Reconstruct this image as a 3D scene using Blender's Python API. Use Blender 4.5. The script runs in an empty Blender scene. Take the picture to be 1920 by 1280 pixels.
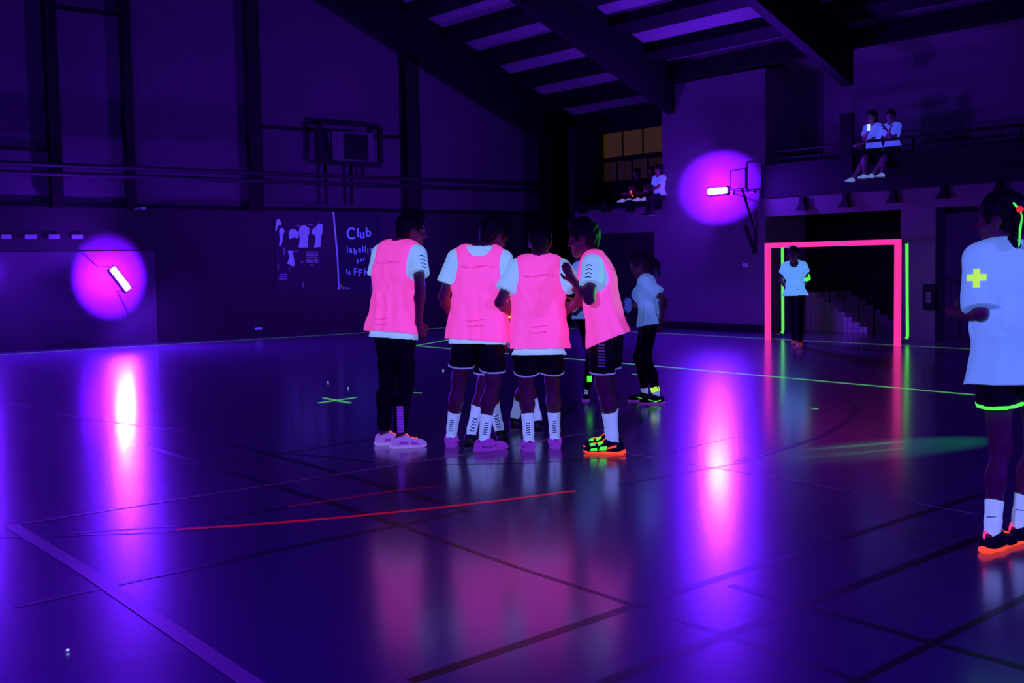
import bpy, bmesh, math, random
import numpy as np
from math import sin, cos, pi, radians, sqrt, atan2
from mathutils import Vector, Matrix
from mathutils.bvhtree import BVHTree

random.seed(7)
rng = np.random.default_rng(7)
C = bpy.context.scene.collection
SC = bpy.context.scene

# ------------------------------------------------------------------ camera, world, exposure
FOC, CAMH = 2142.5, 1.42
PITCH, YAW, ROLL = radians(3.865), radians(51.337), radians(-0.989)
A_ = np.array
Fh = A_([cos(YAW), sin(YAW), 0.0]); Rh = A_([sin(YAW), -cos(YAW), 0.0]); Zh = A_([0, 0, 1.0])
F3 = cos(PITCH) * Fh - sin(PITCH) * Zh
U0 = sin(PITCH) * Fh + cos(PITCH) * Zh
R3 = cos(ROLL) * Rh + sin(ROLL) * U0
U3 = -sin(ROLL) * Rh + cos(ROLL) * U0
CAM = A_([0, 0, CAMH])
cd = bpy.data.cameras.new('camera'); cam = bpy.data.objects.new('camera', cd); C.objects.link(cam)
cd.sensor_width = 36; cd.lens = FOC / 1920 * 36; cd.clip_end = 200
m = Matrix(((R3[0], U3[0], -F3[0], 0), (R3[1], U3[1], -F3[1], 0), (R3[2], U3[2], -F3[2], CAMH), (0, 0, 0, 1)))
cam.matrix_world = m
SC.camera = cam
SC.view_settings.view_transform = 'Standard'; SC.view_settings.look = 'None'
SC.view_settings.gamma = 1; SC.view_settings.exposure = 0
SC.view_settings.use_curve_mapping = False
wd = bpy.data.worlds.new('hall_dark'); SC.world = wd; wd.use_nodes = True
wd.node_tree.nodes['Background'].inputs[0].default_value = (0.10, 0.004, 0.5, 1)
wd.node_tree.nodes['Background'].inputs[1].default_value = 0.012
UV = (0.085, 0.003, 1.0)         # visible colour of the blacklight lamps


def light(name, kind, loc, aim, energy, col, size=0.3, cone=90, blend=0.5, size_y=None):
    l = bpy.data.lights.new(name, kind); l.energy = energy; l.color = col
    if kind == 'AREA':
        l.size = size
        if size_y: l.shape = 'RECTANGLE'; l.size_y = size_y
    else:
        l.shadow_soft_size = size
    if kind == 'SPOT': l.spot_size = radians(cone); l.spot_blend = blend
    o = bpy.data.objects.new(name, l); C.objects.link(o); o.location = loc
    d = Vector(aim) - Vector(loc)
    o.rotation_euler = d.to_track_quat('-Z', 'Y').to_euler()
    return o


# the hall's other blacklight floods, up behind the photographer
light('blacklight_flood_rear', 'AREA', (-2.5, 1.5, 3.2), (6, 8, 1.0), 340, UV, 0.6, size_y=0.3)
light('blacklight_flood_side', 'AREA', (7.5, -3.5, 3.2), (7, 8, 1.0), 230, UV, 0.6, size_y=0.3)
# added white lights beside them, reaching fluorescent cloth only, in place of ultraviolet
FLUO_C = bpy.data.collections.new('fluorescent')
for nm_, lc_, am_, en_ in (('added_cloth_light_rear', (-2.5, 1.5, 3.25), (6, 8, 1.0), 260), ('added_cloth_light_side', (7.5, -3.5, 3.25), (7, 8, 1.0), 110)):
    o_ = light(nm_, 'AREA', lc_, am_, en_, (1, 1, 1), 0.6, size_y=0.3)
    o_.light_linking.receiver_collection = FLUO_C


def ray(x, y): return F3 + (x - 960) / FOC * R3 + (640 - y) / FOC * U3
def G(x, y, z=0.0): r = ray(x, y); return CAM + r * ((z - CAMH) / r[2])
def WX(x, y, X): r = ray(x, y); return CAM + r * (X / r[0])
def WY(x, y, Y): r = ray(x, y); return CAM + r * (Y / r[1])
def DD(x, y, d): return CAM + ray(x, y) * d
def depth(p): return float((A_(p) - CAM) @ F3)


# ------------------------------------------------------------------ materials
def mat(name, base, rough=0.7, emit=None, es=1.0, spec=0.3, var=0.0, vscale=6.0, coat=0.0, coat_r=0.1, bump=0.0, bscale=40.0,
        metal=0.0, sheen=0.0):
    mt = bpy.data.materials.new(name); mt.use_nodes = True
    nt = mt.node_tree; b = nt.nodes['Principled BSDF']
    b.inputs['Base Color'].default_value = (*base, 1); b.inputs['Roughness'].default_value = rough
    b.inputs['Specular IOR Level'].default_value = spec; b.inputs['Metallic'].default_value = metal
    if coat: b.inputs['Coat Weight'].default_value = coat; b.inputs['Coat Roughness'].default_value = coat_r
    if emit:
        b.inputs['Emission Color'].default_value = (*emit, 1); b.inputs['Emission Strength'].default_value = es
    if var or bump:
        tc = nt.nodes.new('ShaderNodeTexCoord')
        nz = nt.nodes.new('ShaderNodeTexNoise'); nz.inputs['Scale'].default_value = vscale; nz.inputs['Detail'].default_value = 4
        nt.links.new(tc.outputs['Object'], nz.inputs['Vector'])
    if var:
        mx = nt.nodes.new('ShaderNodeMix'); mx.data_type = 'RGBA'
        mx.inputs[6].default_value = (*[c * (1 - var) for c in base], 1); mx.inputs[7].default_value = (*[min(1, c * (1 + var)) for c in base], 1)
        nt.links.new(nz.outputs['Fac'], mx.inputs[0]); nt.links.new(mx.outputs[2], b.inputs['Base Color'])
    if bump:
        n2 = nt.nodes.new('ShaderNodeTexNoise'); n2.inputs['Scale'].default_value = bscale; n2.inputs['Detail'].default_value = 2
        nt.links.new(tc.outputs['Object'], n2.inputs['Vector'])
        bp = nt.nodes.new('ShaderNodeBump'); bp.inputs['Strength'].default_value = bump; bp.inputs['Distance'].default_value = 0.01
        nt.links.new(n2.outputs['Fac'], bp.inputs['Height']); nt.links.new(bp.outputs['Normal'], b.inputs['Normal'])
    return mt


def wave_mat(name, base, scale, axis='Z', rough=0.8, strength=0.3, var=0.1, spec=0.2):
    """a ribbed or boarded cladding: bump from a wave along one axis"""
    mt = mat(name, base, rough, var=var, vscale=1.2, spec=spec)
    nt = mt.node_tree; b = nt.nodes['Principled BSDF']
    tc = nt.nodes.new('ShaderNodeTexCoord'); w = nt.nodes.new('ShaderNodeTexWave')
    w.bands_direction = axis; w.inputs['Scale'].default_value = scale; w.inputs['Distortion'].default_value = 0.0
    w.wave_profile = 'SAW'
    bp = nt.nodes.new('ShaderNodeBump'); bp.inputs['Strength'].default_value = strength; bp.inputs['Distance'].default_value = 0.02
    nt.links.new(tc.outputs['Object'], w.inputs['Vector']); nt.links.new(w.outputs['Fac'], bp.inputs['Height'])
    nt.links.new(bp.outputs['Normal'], b.inputs['Normal'])
    return mt


FLOOR_KW = dict(rough=0.27, spec=0.32, coat=0.8, coat_r=0.155, bump=0.03, bscale=3.0)
LINE_KW = dict(rough=0.35, spec=0.2, coat=0.30, coat_r=0.16, bump=0.03, bscale=3.0)
M = {
    'floor': mat('sports_floor', (0.12, 0.11, 0.18), var=0.10, vscale=0.6, **FLOOR_KW),
    'line_dark': mat('line_paint_dark', (0.008, 0.004, 0.003), **LINE_KW),
    'line_pale': mat('line_paint_pale', (0.62, 0.75, 0.40), **LINE_KW),
    'line_red': mat('line_paint_red', (0.55, 0.03, 0.012), emit=(0.30, 0.002, 0.006), es=1.0, **FLOOR_KW),
    'line_red_dim': mat('line_paint_red_dim', (0.35, 0.03, 0.02), emit=(0.06, 0.0, 0.003), es=1.0, **FLOOR_KW),  # red line paint, darker and with less glow
    'cladding': wave_mat('ribbed_cladding', (0.15, 0.14, 0.13), 0.9, 'Z', 0.8, 0.35, 0.15),
    'wainscot': mat('dark_wainscot', (0.045, 0.04, 0.035), 0.5, var=0.25, vscale=1.5),
    'panel': mat('wainscot_panel', (0.11, 0.10, 0.10), 0.5, var=0.15, vscale=1.5),
    'wall': mat('painted_block', (0.19, 0.18, 0.155), 0.85, var=0.12, vscale=0.9, bump=0.25, bscale=6),
    'wall_low': mat('painted_lower_wall', (0.20, 0.19, 0.165), 0.8, var=0.12, vscale=1.3),
    'stair': mat('pale_stair_paint', (0.75, 0.72, 0.66), 0.8, var=0.1),
    'skin_lit': mat('lit_skin', (0.55, 0.38, 0.34), 0.5),  # brighter skin copy, light on the seated pair's legs put into the colour
    'dark': mat('dark_paint', (0.004, 0.0035, 0.003), 0.7, var=0.2),
    'timber': mat('glulam_timber', (0.003, 0.0025, 0.002), 0.8, var=0.3, vscale=3),
    'column': mat('column_timber', (0.016, 0.012, 0.009), 0.7, var=0.3, vscale=3),
    'roof': mat('roof_panel', (0.25, 0.235, 0.21), 0.8, var=0.2, vscale=1.1),
    'pipe': mat('painted_pipe', (0.06, 0.055, 0.05), 0.5),
    'warm': mat('lit_stairwell', (0.05, 0.04, 0.02), 0.8, var=0.4, vscale=2.5, emit=(0.026, 0.012, 0.0005), es=1.0),
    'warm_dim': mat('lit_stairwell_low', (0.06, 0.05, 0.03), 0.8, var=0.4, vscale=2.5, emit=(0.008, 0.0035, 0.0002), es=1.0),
    'metal': mat('grey_metal', (0.12, 0.12, 0.12), 0.4, metal=0.6),
    'black': mat('black_plastic', (0.01, 0.01, 0.01), 0.45),
    'tube': mat('blacklight_tube', (0.6, 0.5, 0.8), 0.3, emit=(0.125, 0.0105, 1.0), es=3700.0),
    'banner': mat('dark_banner_cloth', (0.045, 0.04, 0.075), 0.7),
    'poster': mat('poster_print_dark', (0.05, 0.03, 0.05), 0.5, var=0.4, vscale=5),
    'poster_white': mat('poster_print_white', (0.5, 0.5, 0.5), 0.5, emit=(0.035, 0.035, 0.42), es=1.0, var=0.35, vscale=9),
    'poster_grey': mat('poster_print_grey', (0.3, 0.3, 0.3), 0.5, emit=(0.02, 0.012, 0.14), es=1.0),
    'letter': mat('banner_letter', (0.5, 0.5, 0.5), 0.6, emit=(0.03, 0.05, 0.75), es=1.0),
    'green': mat('neon_green_tape', (0.2, 0.7, 0.1), 0.6, emit=(0.09, 0.95, 0.06), es=1.0),
    'green_far': mat('neon_green_floor_tape', (0.25, 0.6, 0.12), 0.5, emit=(0.10, 0.56, 0.14), es=1.0, coat=1, coat_r=0.15),
    'green_dim': mat('neon_green_floor_tape_dim', (0.25, 0.5, 0.12), 0.5, emit=(0.05, 0.17, 0.04), es=1.0, coat=1, coat_r=0.15),  # floor tape with a weaker glow
    'pinktape': mat('neon_pink_tape', (0.8, 0.1, 0.2), 0.6, emit=(1.0, 0.035, 0.30), es=1.0),
    'orange': mat('neon_orange', (0.8, 0.2, 0.05), 0.6, emit=(1.0, 0.07, 0.02), es=1.0),
    'redtie': mat('neon_red', (0.8, 0.1, 0.05), 0.6, emit=(0.7, 0.02, 0.02), es=1.0),
    'yellow': mat('neon_yellow', (0.6, 0.7, 0.1), 0.6, emit=(0.45, 0.85, 0.06), es=1.0),
    'glint': mat('white_glint', (0.8, 0.8, 0.8), 0.5, emit=(0.5, 0.75, 0.8), es=1.0),
    'skin': mat('skin', (0.30, 0.13, 0.09), 0.5, var=0.1, vscale=8, spec=0.4),
    'skin_far': mat('skin_far', (0.28, 0.12, 0.09), 0.5),
    'hair': mat('dark_hair', (0.012, 0.008, 0.006), 0.55, bump=0.5, bscale=90),
    'hair_brown': mat('brown_hair', (0.05, 0.03, 0.02), 0.5, bump=0.5, bscale=90),
    'black_cloth': mat('black_cloth', (0.012, 0.009, 0.009), 0.8, var=0.2, vscale=12),
    'black_cloth2': mat('black_shorts_cloth', (0.016, 0.010, 0.012), 0.8, var=0.2, vscale=12),
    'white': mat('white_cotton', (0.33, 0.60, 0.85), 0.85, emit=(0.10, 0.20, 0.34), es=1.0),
    'white_blue': mat('white_cotton_bluish', (0.19, 0.34, 0.80), 0.85, emit=(0.04, 0.085, 0.26), es=1.0),  # white cotton with a bluer base and weaker glow
    'white_far': mat('white_cotton_far_glow', (0.30, 0.45, 0.80), 0.85, emit=(0.075, 0.27, 0.70), es=1.0),  # stronger glow stands in for lamp light lost at a distance
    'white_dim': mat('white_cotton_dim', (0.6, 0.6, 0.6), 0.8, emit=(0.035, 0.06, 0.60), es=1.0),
    'sock': mat('white_sock', (0.34, 0.42, 0.80), 0.85, emit=(0.10, 0.14, 0.35), es=1.0),
    'mark': mat('dark_print', (0.03, 0.03, 0.05), 0.8, emit=(0.012, 0.012, 0.12), es=1.0),
    'bib': mat('neon_pink_bib', (0.95, 0.10, 0.62), 0.8, emit=(0.50, 0.035, 0.20), es=1.0),
    'bib_print': mat('bib_print', (0.55, 0.05, 0.45), 0.8, emit=(0.30, 0.02, 0.15), es=1.0),
    'bib_edge': mat('bib_edge_binding', (0.75, 0.2, 0.3), 0.75, emit=(0.95, 0.03, 0.20), es=1.0),
    'trim': mat('pale_hem', (0.5, 0.5, 0.5), 0.8, emit=(0.10, 0.10, 0.45), es=1.0),
    'trim_dim': mat('dim_side_print', (0.3, 0.3, 0.3), 0.8, emit=(0.02, 0.01, 0.10), es=1.0),
    'violet_print': mat('violet_print', (0.3, 0.2, 0.4), 0.8, emit=(0.09, 0.012, 0.42), es=1.0),
    'shoe_violet': mat('violet_shoe_mesh', (0.25, 0.12, 0.25), 0.7, emit=(0.12, 0.012, 0.34), es=1.0, var=0.4, vscale=30),
    'shoe_pale': mat('pale_shoe_mesh', (0.45, 0.40, 0.45), 0.7, emit=(0.15, 0.07, 0.40), es=1.0, var=0.4, vscale=30),
    'sole_pale': mat('pale_sole', (0.4, 0.4, 0.4), 0.6, emit=(0.20, 0.12, 0.55), es=1.0),
    'sole_violet': mat('violet_sole', (0.3, 0.2, 0.3), 0.6, emit=(0.10, 0.015, 0.30), es=1.0),
    'shoe_dark': mat('dark_shoe', (0.015, 0.012, 0.015), 0.6),
    'sole_dark': mat('grey_sole', (0.12, 0.12, 0.12), 0.6, emit=(0.01, 0.012, 0.05), es=1.0),
    'pouch': mat('speckled_pouch', (0.1, 0.1, 0.3), 0.6, emit=(0.01, 0.02, 0.14), es=1.0),
    'dim_red': mat('dim_shoe_pink', (0.3, 0.1, 0.1), 0.6, emit=(0.10, 0.01, 0.03), es=1.0),
}


# ------------------------------------------------------------------ scene helpers
def tag(o, label=None, cat=None, group=None, kind=None):
    if label: o['label'] = label
    if cat: o['category'] = cat
    if group: o['group'] = group
    if kind: o['kind'] = kind
    return o


def thing(name, label, cat, loc=(0, 0, 0), rotz=0.0, group=None):
    o = bpy.data.objects.new(name, None); C.objects.link(o); o.empty_display_size = 0.1
    o.location = loc; o.rotation_euler = (0, 0, rotz)
    return tag(o, label, cat, group)


def link(name, me, mats, parent=None, smooth=False):
    if not isinstance(mats, (list, tuple)): mats = [mats]
    for k in mats: me.materials.append(k)
    if smooth:
        me.polygons.foreach_set('use_smooth', [True] * len(me.polygons))
    o = bpy.data.objects.new(name, me); C.objects.link(o)
    if parent: o.parent = parent
    return o


def from_bm(name, bm, mats, parent=None, smooth=False):
    me = bpy.data.meshes.new(name); bm.to_mesh(me); bm.free()
    return link(name, me, mats, parent, smooth)


def struct(o): o['kind'] = 'structure'; return o


def bx(bm, a, b, mi=0, bevel=0.0):
    a, b = Vector(a), Vector(b)
    vs = [bm.verts.new((x, y, z)) for x in (a.x, b.x) for y in (a.y, b.y) for z in (a.z, b.z)]
    fs = []
    for q in ((0, 1, 3, 2), (4, 6, 7, 5), (0, 4, 5, 1), (2, 3, 7, 6), (0, 2, 6, 4), (1, 5, 7, 3)):
        f = bm.faces.new([vs[i] for i in q]); f.material_index = mi; fs.append(f)
    if bevel:
        es = list({e for f in fs for e in f.edges})
        bmesh.ops.bevel(bm, geom=es, offset=bevel, segments=2, affect='EDGES')
    return vs


def box(name, a, b, mt, parent=None, bevel=0.0):
    bm = bmesh.new(); bx(bm, a, b, 0, bevel); bmesh.ops.recalc_face_normals(bm, faces=bm.faces)
    return from_bm(name, bm, mt, parent)


def tube(bm, pts, r, seg=10, cap=True, mi=0):
    pts = [Vector(p) for p in pts]; rings = []
    rs = r if isinstance(r, (list, tuple)) else [r] * len(pts)
    up = Vector((0, 0, 1)); prev = None
    for i, p in enumerate(pts):
        d = (pts[min(i + 1, len(pts) - 1)] - pts[max(i - 1, 0)]).normalized()
        x = prev - d * prev.dot(d) if prev else d.cross(up if abs(d.z) < 0.95 else Vector((1, 0, 0)))
        x.normalize(); prev = x; y = d.cross(x)
        rings.append([bm.verts.new(p + x * cos(a) * rs[i] + y * sin(a) * rs[i]) for a in [2 * pi * k / seg for k in range(seg)]])
    for a, b in zip(rings, rings[1:]):
        for k in range(seg):
            f = bm.faces.new((a[k], a[(k + 1) % seg], b[(k + 1) % seg], b[k])); f.smooth = True; f.material_index = mi
    if cap:
        bm.faces.new(rings[0][::-1]).material_index = mi; bm.faces.new(rings[-1]).material_index = mi


def prism(bm, poly, ext, mi=0):
    """poly: list of 3-D points (planar), ext: extrusion vector"""
    a = [bm.verts.new(p) for p in poly]; e = Vector(ext)
    b = [bm.verts.new(Vector(p) + e) for p in poly]
    n = len(a)
    bm.faces.new(a).material_index = mi; bm.faces.new(b[::-1]).material_index = mi
    for i in range(n):
        bm.faces.new((a[i], b[i], b[(i + 1) % n], a[(i + 1) % n])).material_index = mi


# ------------------------------------------------------------------ the hall
YW, XW = 21.98, 17.73           # left wall and goal wall
XR = 21.2                       # back of the recesses
EAVE = 5.45; SL = 0.43          # ceiling height at the goal wall and roof slope
def ceil_z(x): return EAVE + SL * (XW - x)
YR = -2.0
# floor with its painted court lines
bm = bmesh.new()
f = bm.faces.new([bm.verts.new(p) for p in ((-6, -6, 0), (XR + 0.2, -6, 0), (XR + 0.2, YW + 0.2, 0), (-6, YW + 0.2, 0))])


def stroke(bm, pix, w, mi, z):
    P_ = [G(*p) for p in pix]
    ws = w if isinstance(w, (list, tuple)) else [w] * len(P_)
    L, Rr = [], []
    for i, p in enumerate(P_):
        d = P_[min(i + 1, len(P_) - 1)] - P_[max(i - 1, 0)]; d = d / np.linalg.norm(d)
        n = A_([-d[1], d[0], 0]) * ws[i] / 2
        L.append(bm.verts.new((p + n)[:2].tolist() + [z])); Rr.append(bm.verts.new((p - n)[:2].tolist() + [z]))
    for i in range(len(P_) - 1):
        bm.faces.new((Rr[i], Rr[i + 1], L[i + 1], L[i])).material_index = mi


DARK = [([(770, 1277), (1190, 1135), (1500, 1035), (1735, 960), (1840, 927)], 0.055),
        ([(1130, 1280), (1505, 1135), (1850, 1003)], 0.06),
        ([(1370, 1097), (1505, 1135), (1750, 1205), (1960, 1263)], 0.045),
        ([(1240, 1150), (1370, 1195), (1640, 1285)], 0.03),
        ([(1590, 1285), (1750, 1205), (1960, 1100)], 0.04),
        ([(270, 835), (610, 940), (750, 985)], [0.045, 0.07, 0.06]),
        ([(750, 985), (960, 1060), (1185, 1133)], 0.03),
        ([(310, 800), (500, 850), (610, 880), (880, 958)], [0.03, 0.06, 0.06, 0.05]),
        ([(120, 1000), (345, 985), (620, 937)], 0.035),
        ([(0, 1007), (300, 998), (400, 990)], 0.035),
        ([(30, 1137), (290, 1080), (620, 1010), (750, 985), (880, 955)], 0.045),
        ([(400, 870), (520, 852), (640, 832), (705, 822)], 0.035),
        ([(540, 850), (620, 857), (700, 867)], 0.04),
        ([(20, 755), (130, 780), (310, 805)], 0.06),
        ([(780, 872), (1000, 868), (1240, 850), (1420, 810)], 0.025),
        ([(1160, 908), (1260, 890), (1420, 862)], 0.03),
        ([(1545, 728), (1590, 748), (1605, 768), (1590, 790), (1540, 818), (1440, 850), (1380, 865)], 0.06)]
for i, (p, w) in enumerate(DARK): stroke(bm, p, w, 1, 0.0004 + 0.00004 * i)
for i, (p, w) in enumerate([([(20, 985), (870, 852), (1130, 806)], 0.035), ([(22, 985), (160, 1070), (470, 1280), (520, 1315)], 0.075),
                            ([(1165, 848), (1275, 866), (1440, 893), (1835, 965)], 0.022)]): stroke(bm, p, w, 2, 0.0012 + 0.00004 * i)
stroke(bm, [(330, 993), (450, 985), (640, 970), (790, 955), (940, 938), (1080, 920)], 0.04, 3, 0.0014)
stroke(bm, [(540, 950), (640, 935), (740, 920), (830, 910)], 0.04, 4, 0.00145)
floor = struct(from_bm('floor', bm, [M['floor'], M['line_dark'], M['line_pale'], M['line_red'], M['line_red_dim']]))

# left (gable) wall : wainscot below, ribbed cladding above
X0, X1 = -6.0, XR + 0.2
WZ = 2.66
bm = bmesh.new()
prism(bm, [(X0, YW, WZ), (X1, YW, WZ), (X1, YW, ceil_z(X1)), (6, YW, ceil_z(6)), (X0, YW, ceil_z(6) - 1)], (0, 0.2, 0))
bmesh.ops.recalc_face_normals(bm, faces=bm.faces)
struct(from_bm('wall_left', bm, M['cladding']))
struct(box('wall_left_wainscot', (X0, YW - 0.02, 0), (X1, YW + 0.2, WZ), M['wainscot']))
pL = WY(290, 470, YW - 0.05)
struct(box('wall_left_panel', (X0, YW - 0.05, 0), (pL[0], YW - 0.021, pL[2]), M['panel']))
struct(box('trim_1', (X0, YW - 0.07, WZ - 0.03), (X1, YW - 0.021, WZ + 0.05), M['dark']))
# goal wall : full-height block between the two galleries, upper wall behind the right gallery, lower walls and openings
GAL_L, GAL_R = 16.98, 14.25      # y limits of the solid block
ZS0, ZS1 = 2.25, 2.60            # pale lintel strip
bm = bmesh.new()
bx(bm, (XW, GAL_R, 0), (XW + 1.25, GAL_L, EAVE - 0.36)); bx(bm, (XW, GAL_L, 0), (XW + 0.3, 19.75, ZS1))
bmesh.ops.recalc_face_normals(bm, faces=bm.faces)
struct(from_bm('wall_goal', bm, M['wall_low']))
struct(box('wall_goal_upper', (XW + 0.95, -4, ZS1), (XW + 1.25, GAL_R - 0.001, EAVE - 0.36), M['wall']))
struct(box('wall_goal_lintel', (XW - 0.02, -4, ZS0), (XW + 0.28, GAL_R - 0.001, ZS1 - 0.001), M['wall_low']))
pp = [WX(1690, 500, XW)[1], WX(1755, 500, XW)[1]]
struct(box('trim_pillar', (XW - 0.02, pp[1], 0), (XW + 0.28, pp[0], ZS0 - 0.001), M['wall_low']))
struct(box('wall_recess', (XR, -4, 0), (XR + 0.2, YW, 8.0), M['wall']))
struct(box('baseboard_goal', (XW - 0.03, GAL_R, 0.0), (XW - 0.001, 19.75, 0.16), M['dark']))
struct(box('door_1', (XW - 0.05, 17.25, 0.0), (XW - 0.001, 19.1, 2.06), M['column']))
# right gallery and left gallery fascia (black) with coping
ZF0, ZF1 = 2.60, 3.23
struct(box('trim_gallery_right', (XW - 0.10, -4, ZF0), (XW + 0.02, GAL_R + 0.02, ZF1), M['dark']))
struct(box('trim_gallery_left', (XW - 0.06, GAL_L, ZF0), (XW + 0.12, YW - 2.24, ZF0 + 0.11), M['dark']))
struct(box('floor_gallery_right', (XW + 0.021, -4, ZS1 + 0.001), (XW + 0.949, GAL_R - 0.002, ZF1 - 0.005), M['dark']))
struct(box('wall_gallery', (18.72, GAL_L + 0.001, ZF0 + 0.001), (18.9, 19.749, 5.0), M['dark']))
struct(box('floor_gallery', (XW + 0.121, GAL_L + 0.001, ZF0 + 0.001), (18.719, 19.749, ZF0 + 0.10), M['dark']))
p_ = [WX(1578, 230, XW - 0.1), WX(1601, 230, XW - 0.1)]
struct(box('trim_gallery_post', (XW - 0.16, p_[1][1], ZF1 - 0.3), (XW - 0.101, p_[0][1], WX(1590, 213, XW - 0.1)[2]), M['dark']))
# corner column and inner return
struct(box('trim_corner', (18.5, YW - 0.5, 0), (19.8, YW - 0.08, ceil_z(19.8) - 0.05), M['timber']))
struct(box('trim_return', (XW + 0.0, 19.751, 0), (XR, 19.95, ceil_z(XW) - 0.9), M['dark']))
# ceiling
bm = bmesh.new()
XC = 5.5
prism(bm, [(XC, -4, ceil_z(XC)), (X1, -4, ceil_z(X1)), (X1, YW + 0.2, ceil_z(X1)), (XC, YW + 0.2, ceil_z(XC))], (0, 0, 0.15))
bmesh.ops.recalc_face_normals(bm, faces=bm.faces)
struct(from_bm('ceiling', bm, M['roof']))
# rafters : deep glulam beams running up from the goal wall
RAFT = 0.95
for i, (y, xe) in enumerate(((20.92, X1), (16.60, XW - 0.001), (12.28, XW - 0.001), (7.96, XW - 0.001), (3.64, XW - 0.001))):
    bm = bmesh.new()
    prism(bm, [(XC, y, ceil_z(XC) - 0.01), (xe, y, ceil_z(xe) - 0.01), (xe, y, ceil_z(xe) - RAFT), (XC, y, ceil_z(XC) - RAFT)], (0, 0.22, 0))
    bmesh.ops.recalc_face_normals(bm, faces=bm.faces)
    o = struct(from_bm('trim_rafter_%d' % (i + 1), bm, M['timber']))
n = 0
for k in range(-10, 7):
    xa = 15.90 + k * 0.96 - 0.02; xb = xa + 0.34
    if xb > XR or xa < XC: continue
    segs = [(-4, YW)] if xa < XW - 0.2 else [(GAL_L, YW)]
    bm = bmesh.new()
    for (ya, yb) in segs:
        prism(bm, [(xa, ya, ceil_z(xa) - 0.005), (xb, ya, ceil_z(xb) - 0.005), (xb, ya, ceil_z(xb) - 0.20), (xa, ya, ceil_z(xa) - 0.20)], (0, yb - ya, 0))
    bmesh.ops.recalc_face_normals(bm, faces=bm.faces)
    n += 1
    struct(from_bm('trim_purlin_%d' % n, bm, M['timber']))
struct(box('trim_eave', (XW - 0.25, -4, EAVE - 0.32), (XW - 0.002, GAL_L, EAVE - 0.02), M['timber']))
# left wall columns, pipes and stays
cols = [((84, 40), (106, 40)), ((228, 40), (244, 40)), ((464, 100), (487, 100)), ((763, 250), (788, 250))]
for i, (a, b) in enumerate(cols):
    xa, xb = WY(*a, YW - 0.2)[0], WY(*b, YW - 0.2)[0]
    struct(box('trim_column_%d' % (i + 1), (xa, YW - 0.2, WZ - 0.05), (xb, YW - 0.001, ceil_z(xb) - 0.01), M['column']))
bm = bmesh.new()
for z in (3.22, 3.38): tube(bm, [(X0, YW - 0.27, z), (18.4, YW - 0.27, z)], 0.045, 8)
o = from_bm('heating_pipe', bm, M['pipe']); tag(o, 'pair of long horizontal pipes running along the upper left wall', 'pipe')
for (x0, y0, x1, y1, k) in ((0, 276, 92, 282, 2), (108, 10, 232, 33, 3), (488, 236, 606, 246, 4), (702, 254, 765, 259, 5)):
    a = WY(x0, y0, YW - 0.04); b = WY(x1, y1, YW - 0.04); z = (a[2] + b[2]) / 2
    struct(box('trim_rail_%d' % k, (a[0], YW - 0.06, z - 0.035), (b[0], YW - 0.002, z + 0.035), M['column']))


# ------------------------------------------------------------------ blacklight floods on the walls
def flood(loc, facing, tilt, length, height, label, pool_energy, pool_r, streak_L=None, spot=True, lampmat=None, off=0.75):
    """a blacklight flood on a wall arm; facing = unit vector into the hall; tilt = roll about it"""
    fx = Vector(facing); rt = Vector((0, 0, 1)).cross(fx).normalized()
    t = thing('blacklight_flood', label, 'lamp', loc)
    Rm = Matrix((rt, Vector((0, 0, 1)), fx)).transposed().to_4x4() @ Matrix.Rotation(tilt, 4, 'Z')
    def place(o): o.matrix_local = Rm; return o
    l, h = length / 2, height / 2
    bm = bmesh.new()
    bx(bm, (-l - 0.03, -h - 0.03, -0.10), (l + 0.03, h + 0.03, -0.02), 0, 0.012)
    for s in (-1, 1):
        bx(bm, (-l - 0.03, s * (h + 0.012) - 0.012, -0.02), (l + 0.03, s * (h + 0.012) + 0.012, 0.02))
    bmesh.ops.recalc_face_normals(bm, faces=bm.faces)
    place(from_bm('housing', bm, M['black'], t))
    bm = bmesh.new()
    tube(bm, [(-l, 0, 0.0), (-l * 0.98, 0, 0), (l * 0.98, 0, 0), (l, 0, 0)], [h * 0.6, h * 0.92, h * 0.92, h * 0.6], 14)
    place(from_bm('lamp_tube', bm, lampmat or M['tube'], t, True))
    for s in (-1, 1):
        bm = bmesh.new(); tube(bm, [(s * (l + 0.026), 0, -0.06), (s * (l + 0.05), 0, -0.07), (s * (l + 0.05), 0, -off + 0.025)], 0.007, 6)
        bx(bm, (s * (l + .05) - 0.04, -0.04, -off + 0.01), (s * (l + .05) + 0.04, 0.04, -off + 0.025))
        place(from_bm('wall_arm', bm, M['metal'], t))
    return t


# lamp on the goal wall, lamp on the left wall, and one just past the left edge of the view
OFF = 0.75
UV_NEAR = (0.115, 0.002, 1.0)
l2 = WX(1345, 358, XW - OFF)
flood(l2, (-1, 0, 0), 0.0, 0.42, 0.12, 'blacklight flood burning level on the goal wall beside the gallery', 0, 0)
p2 = WX(1348, 352, XW)
light('added_halo_spot_goal', 'SPOT', (XW - 0.60, p2[1], p2[2]), (XW, p2[1], p2[2]), 620, UV_NEAR, 0.02, cone=2 * math.degrees(math.atan(0.80 / 0.60)), blend=0.25).scale = (1.55, 1, 1)  # added spot, no part of the lamp; makes the round halo behind it
l1 = WY(226, 523, YW - OFF)
flood(l1, (0, -1, 0), radians(-54), 0.48, 0.12, 'blacklight flood burning aslant on the low dark left wall', 0, 0)
p1 = WY(204, 520, YW)
light('added_halo_spot_left', 'SPOT', (p1[0], YW - 0.60, p1[2]), (p1[0], YW, p1[2]), 1250, UV_NEAR, 0.02, cone=2 * math.degrees(math.atan(0.88 / 0.55)), blend=0.25).scale = (.88, 1, 1)  # second added spot, for the halo round the slanted lamp
p3 = WY(-80, 512, YW)
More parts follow.
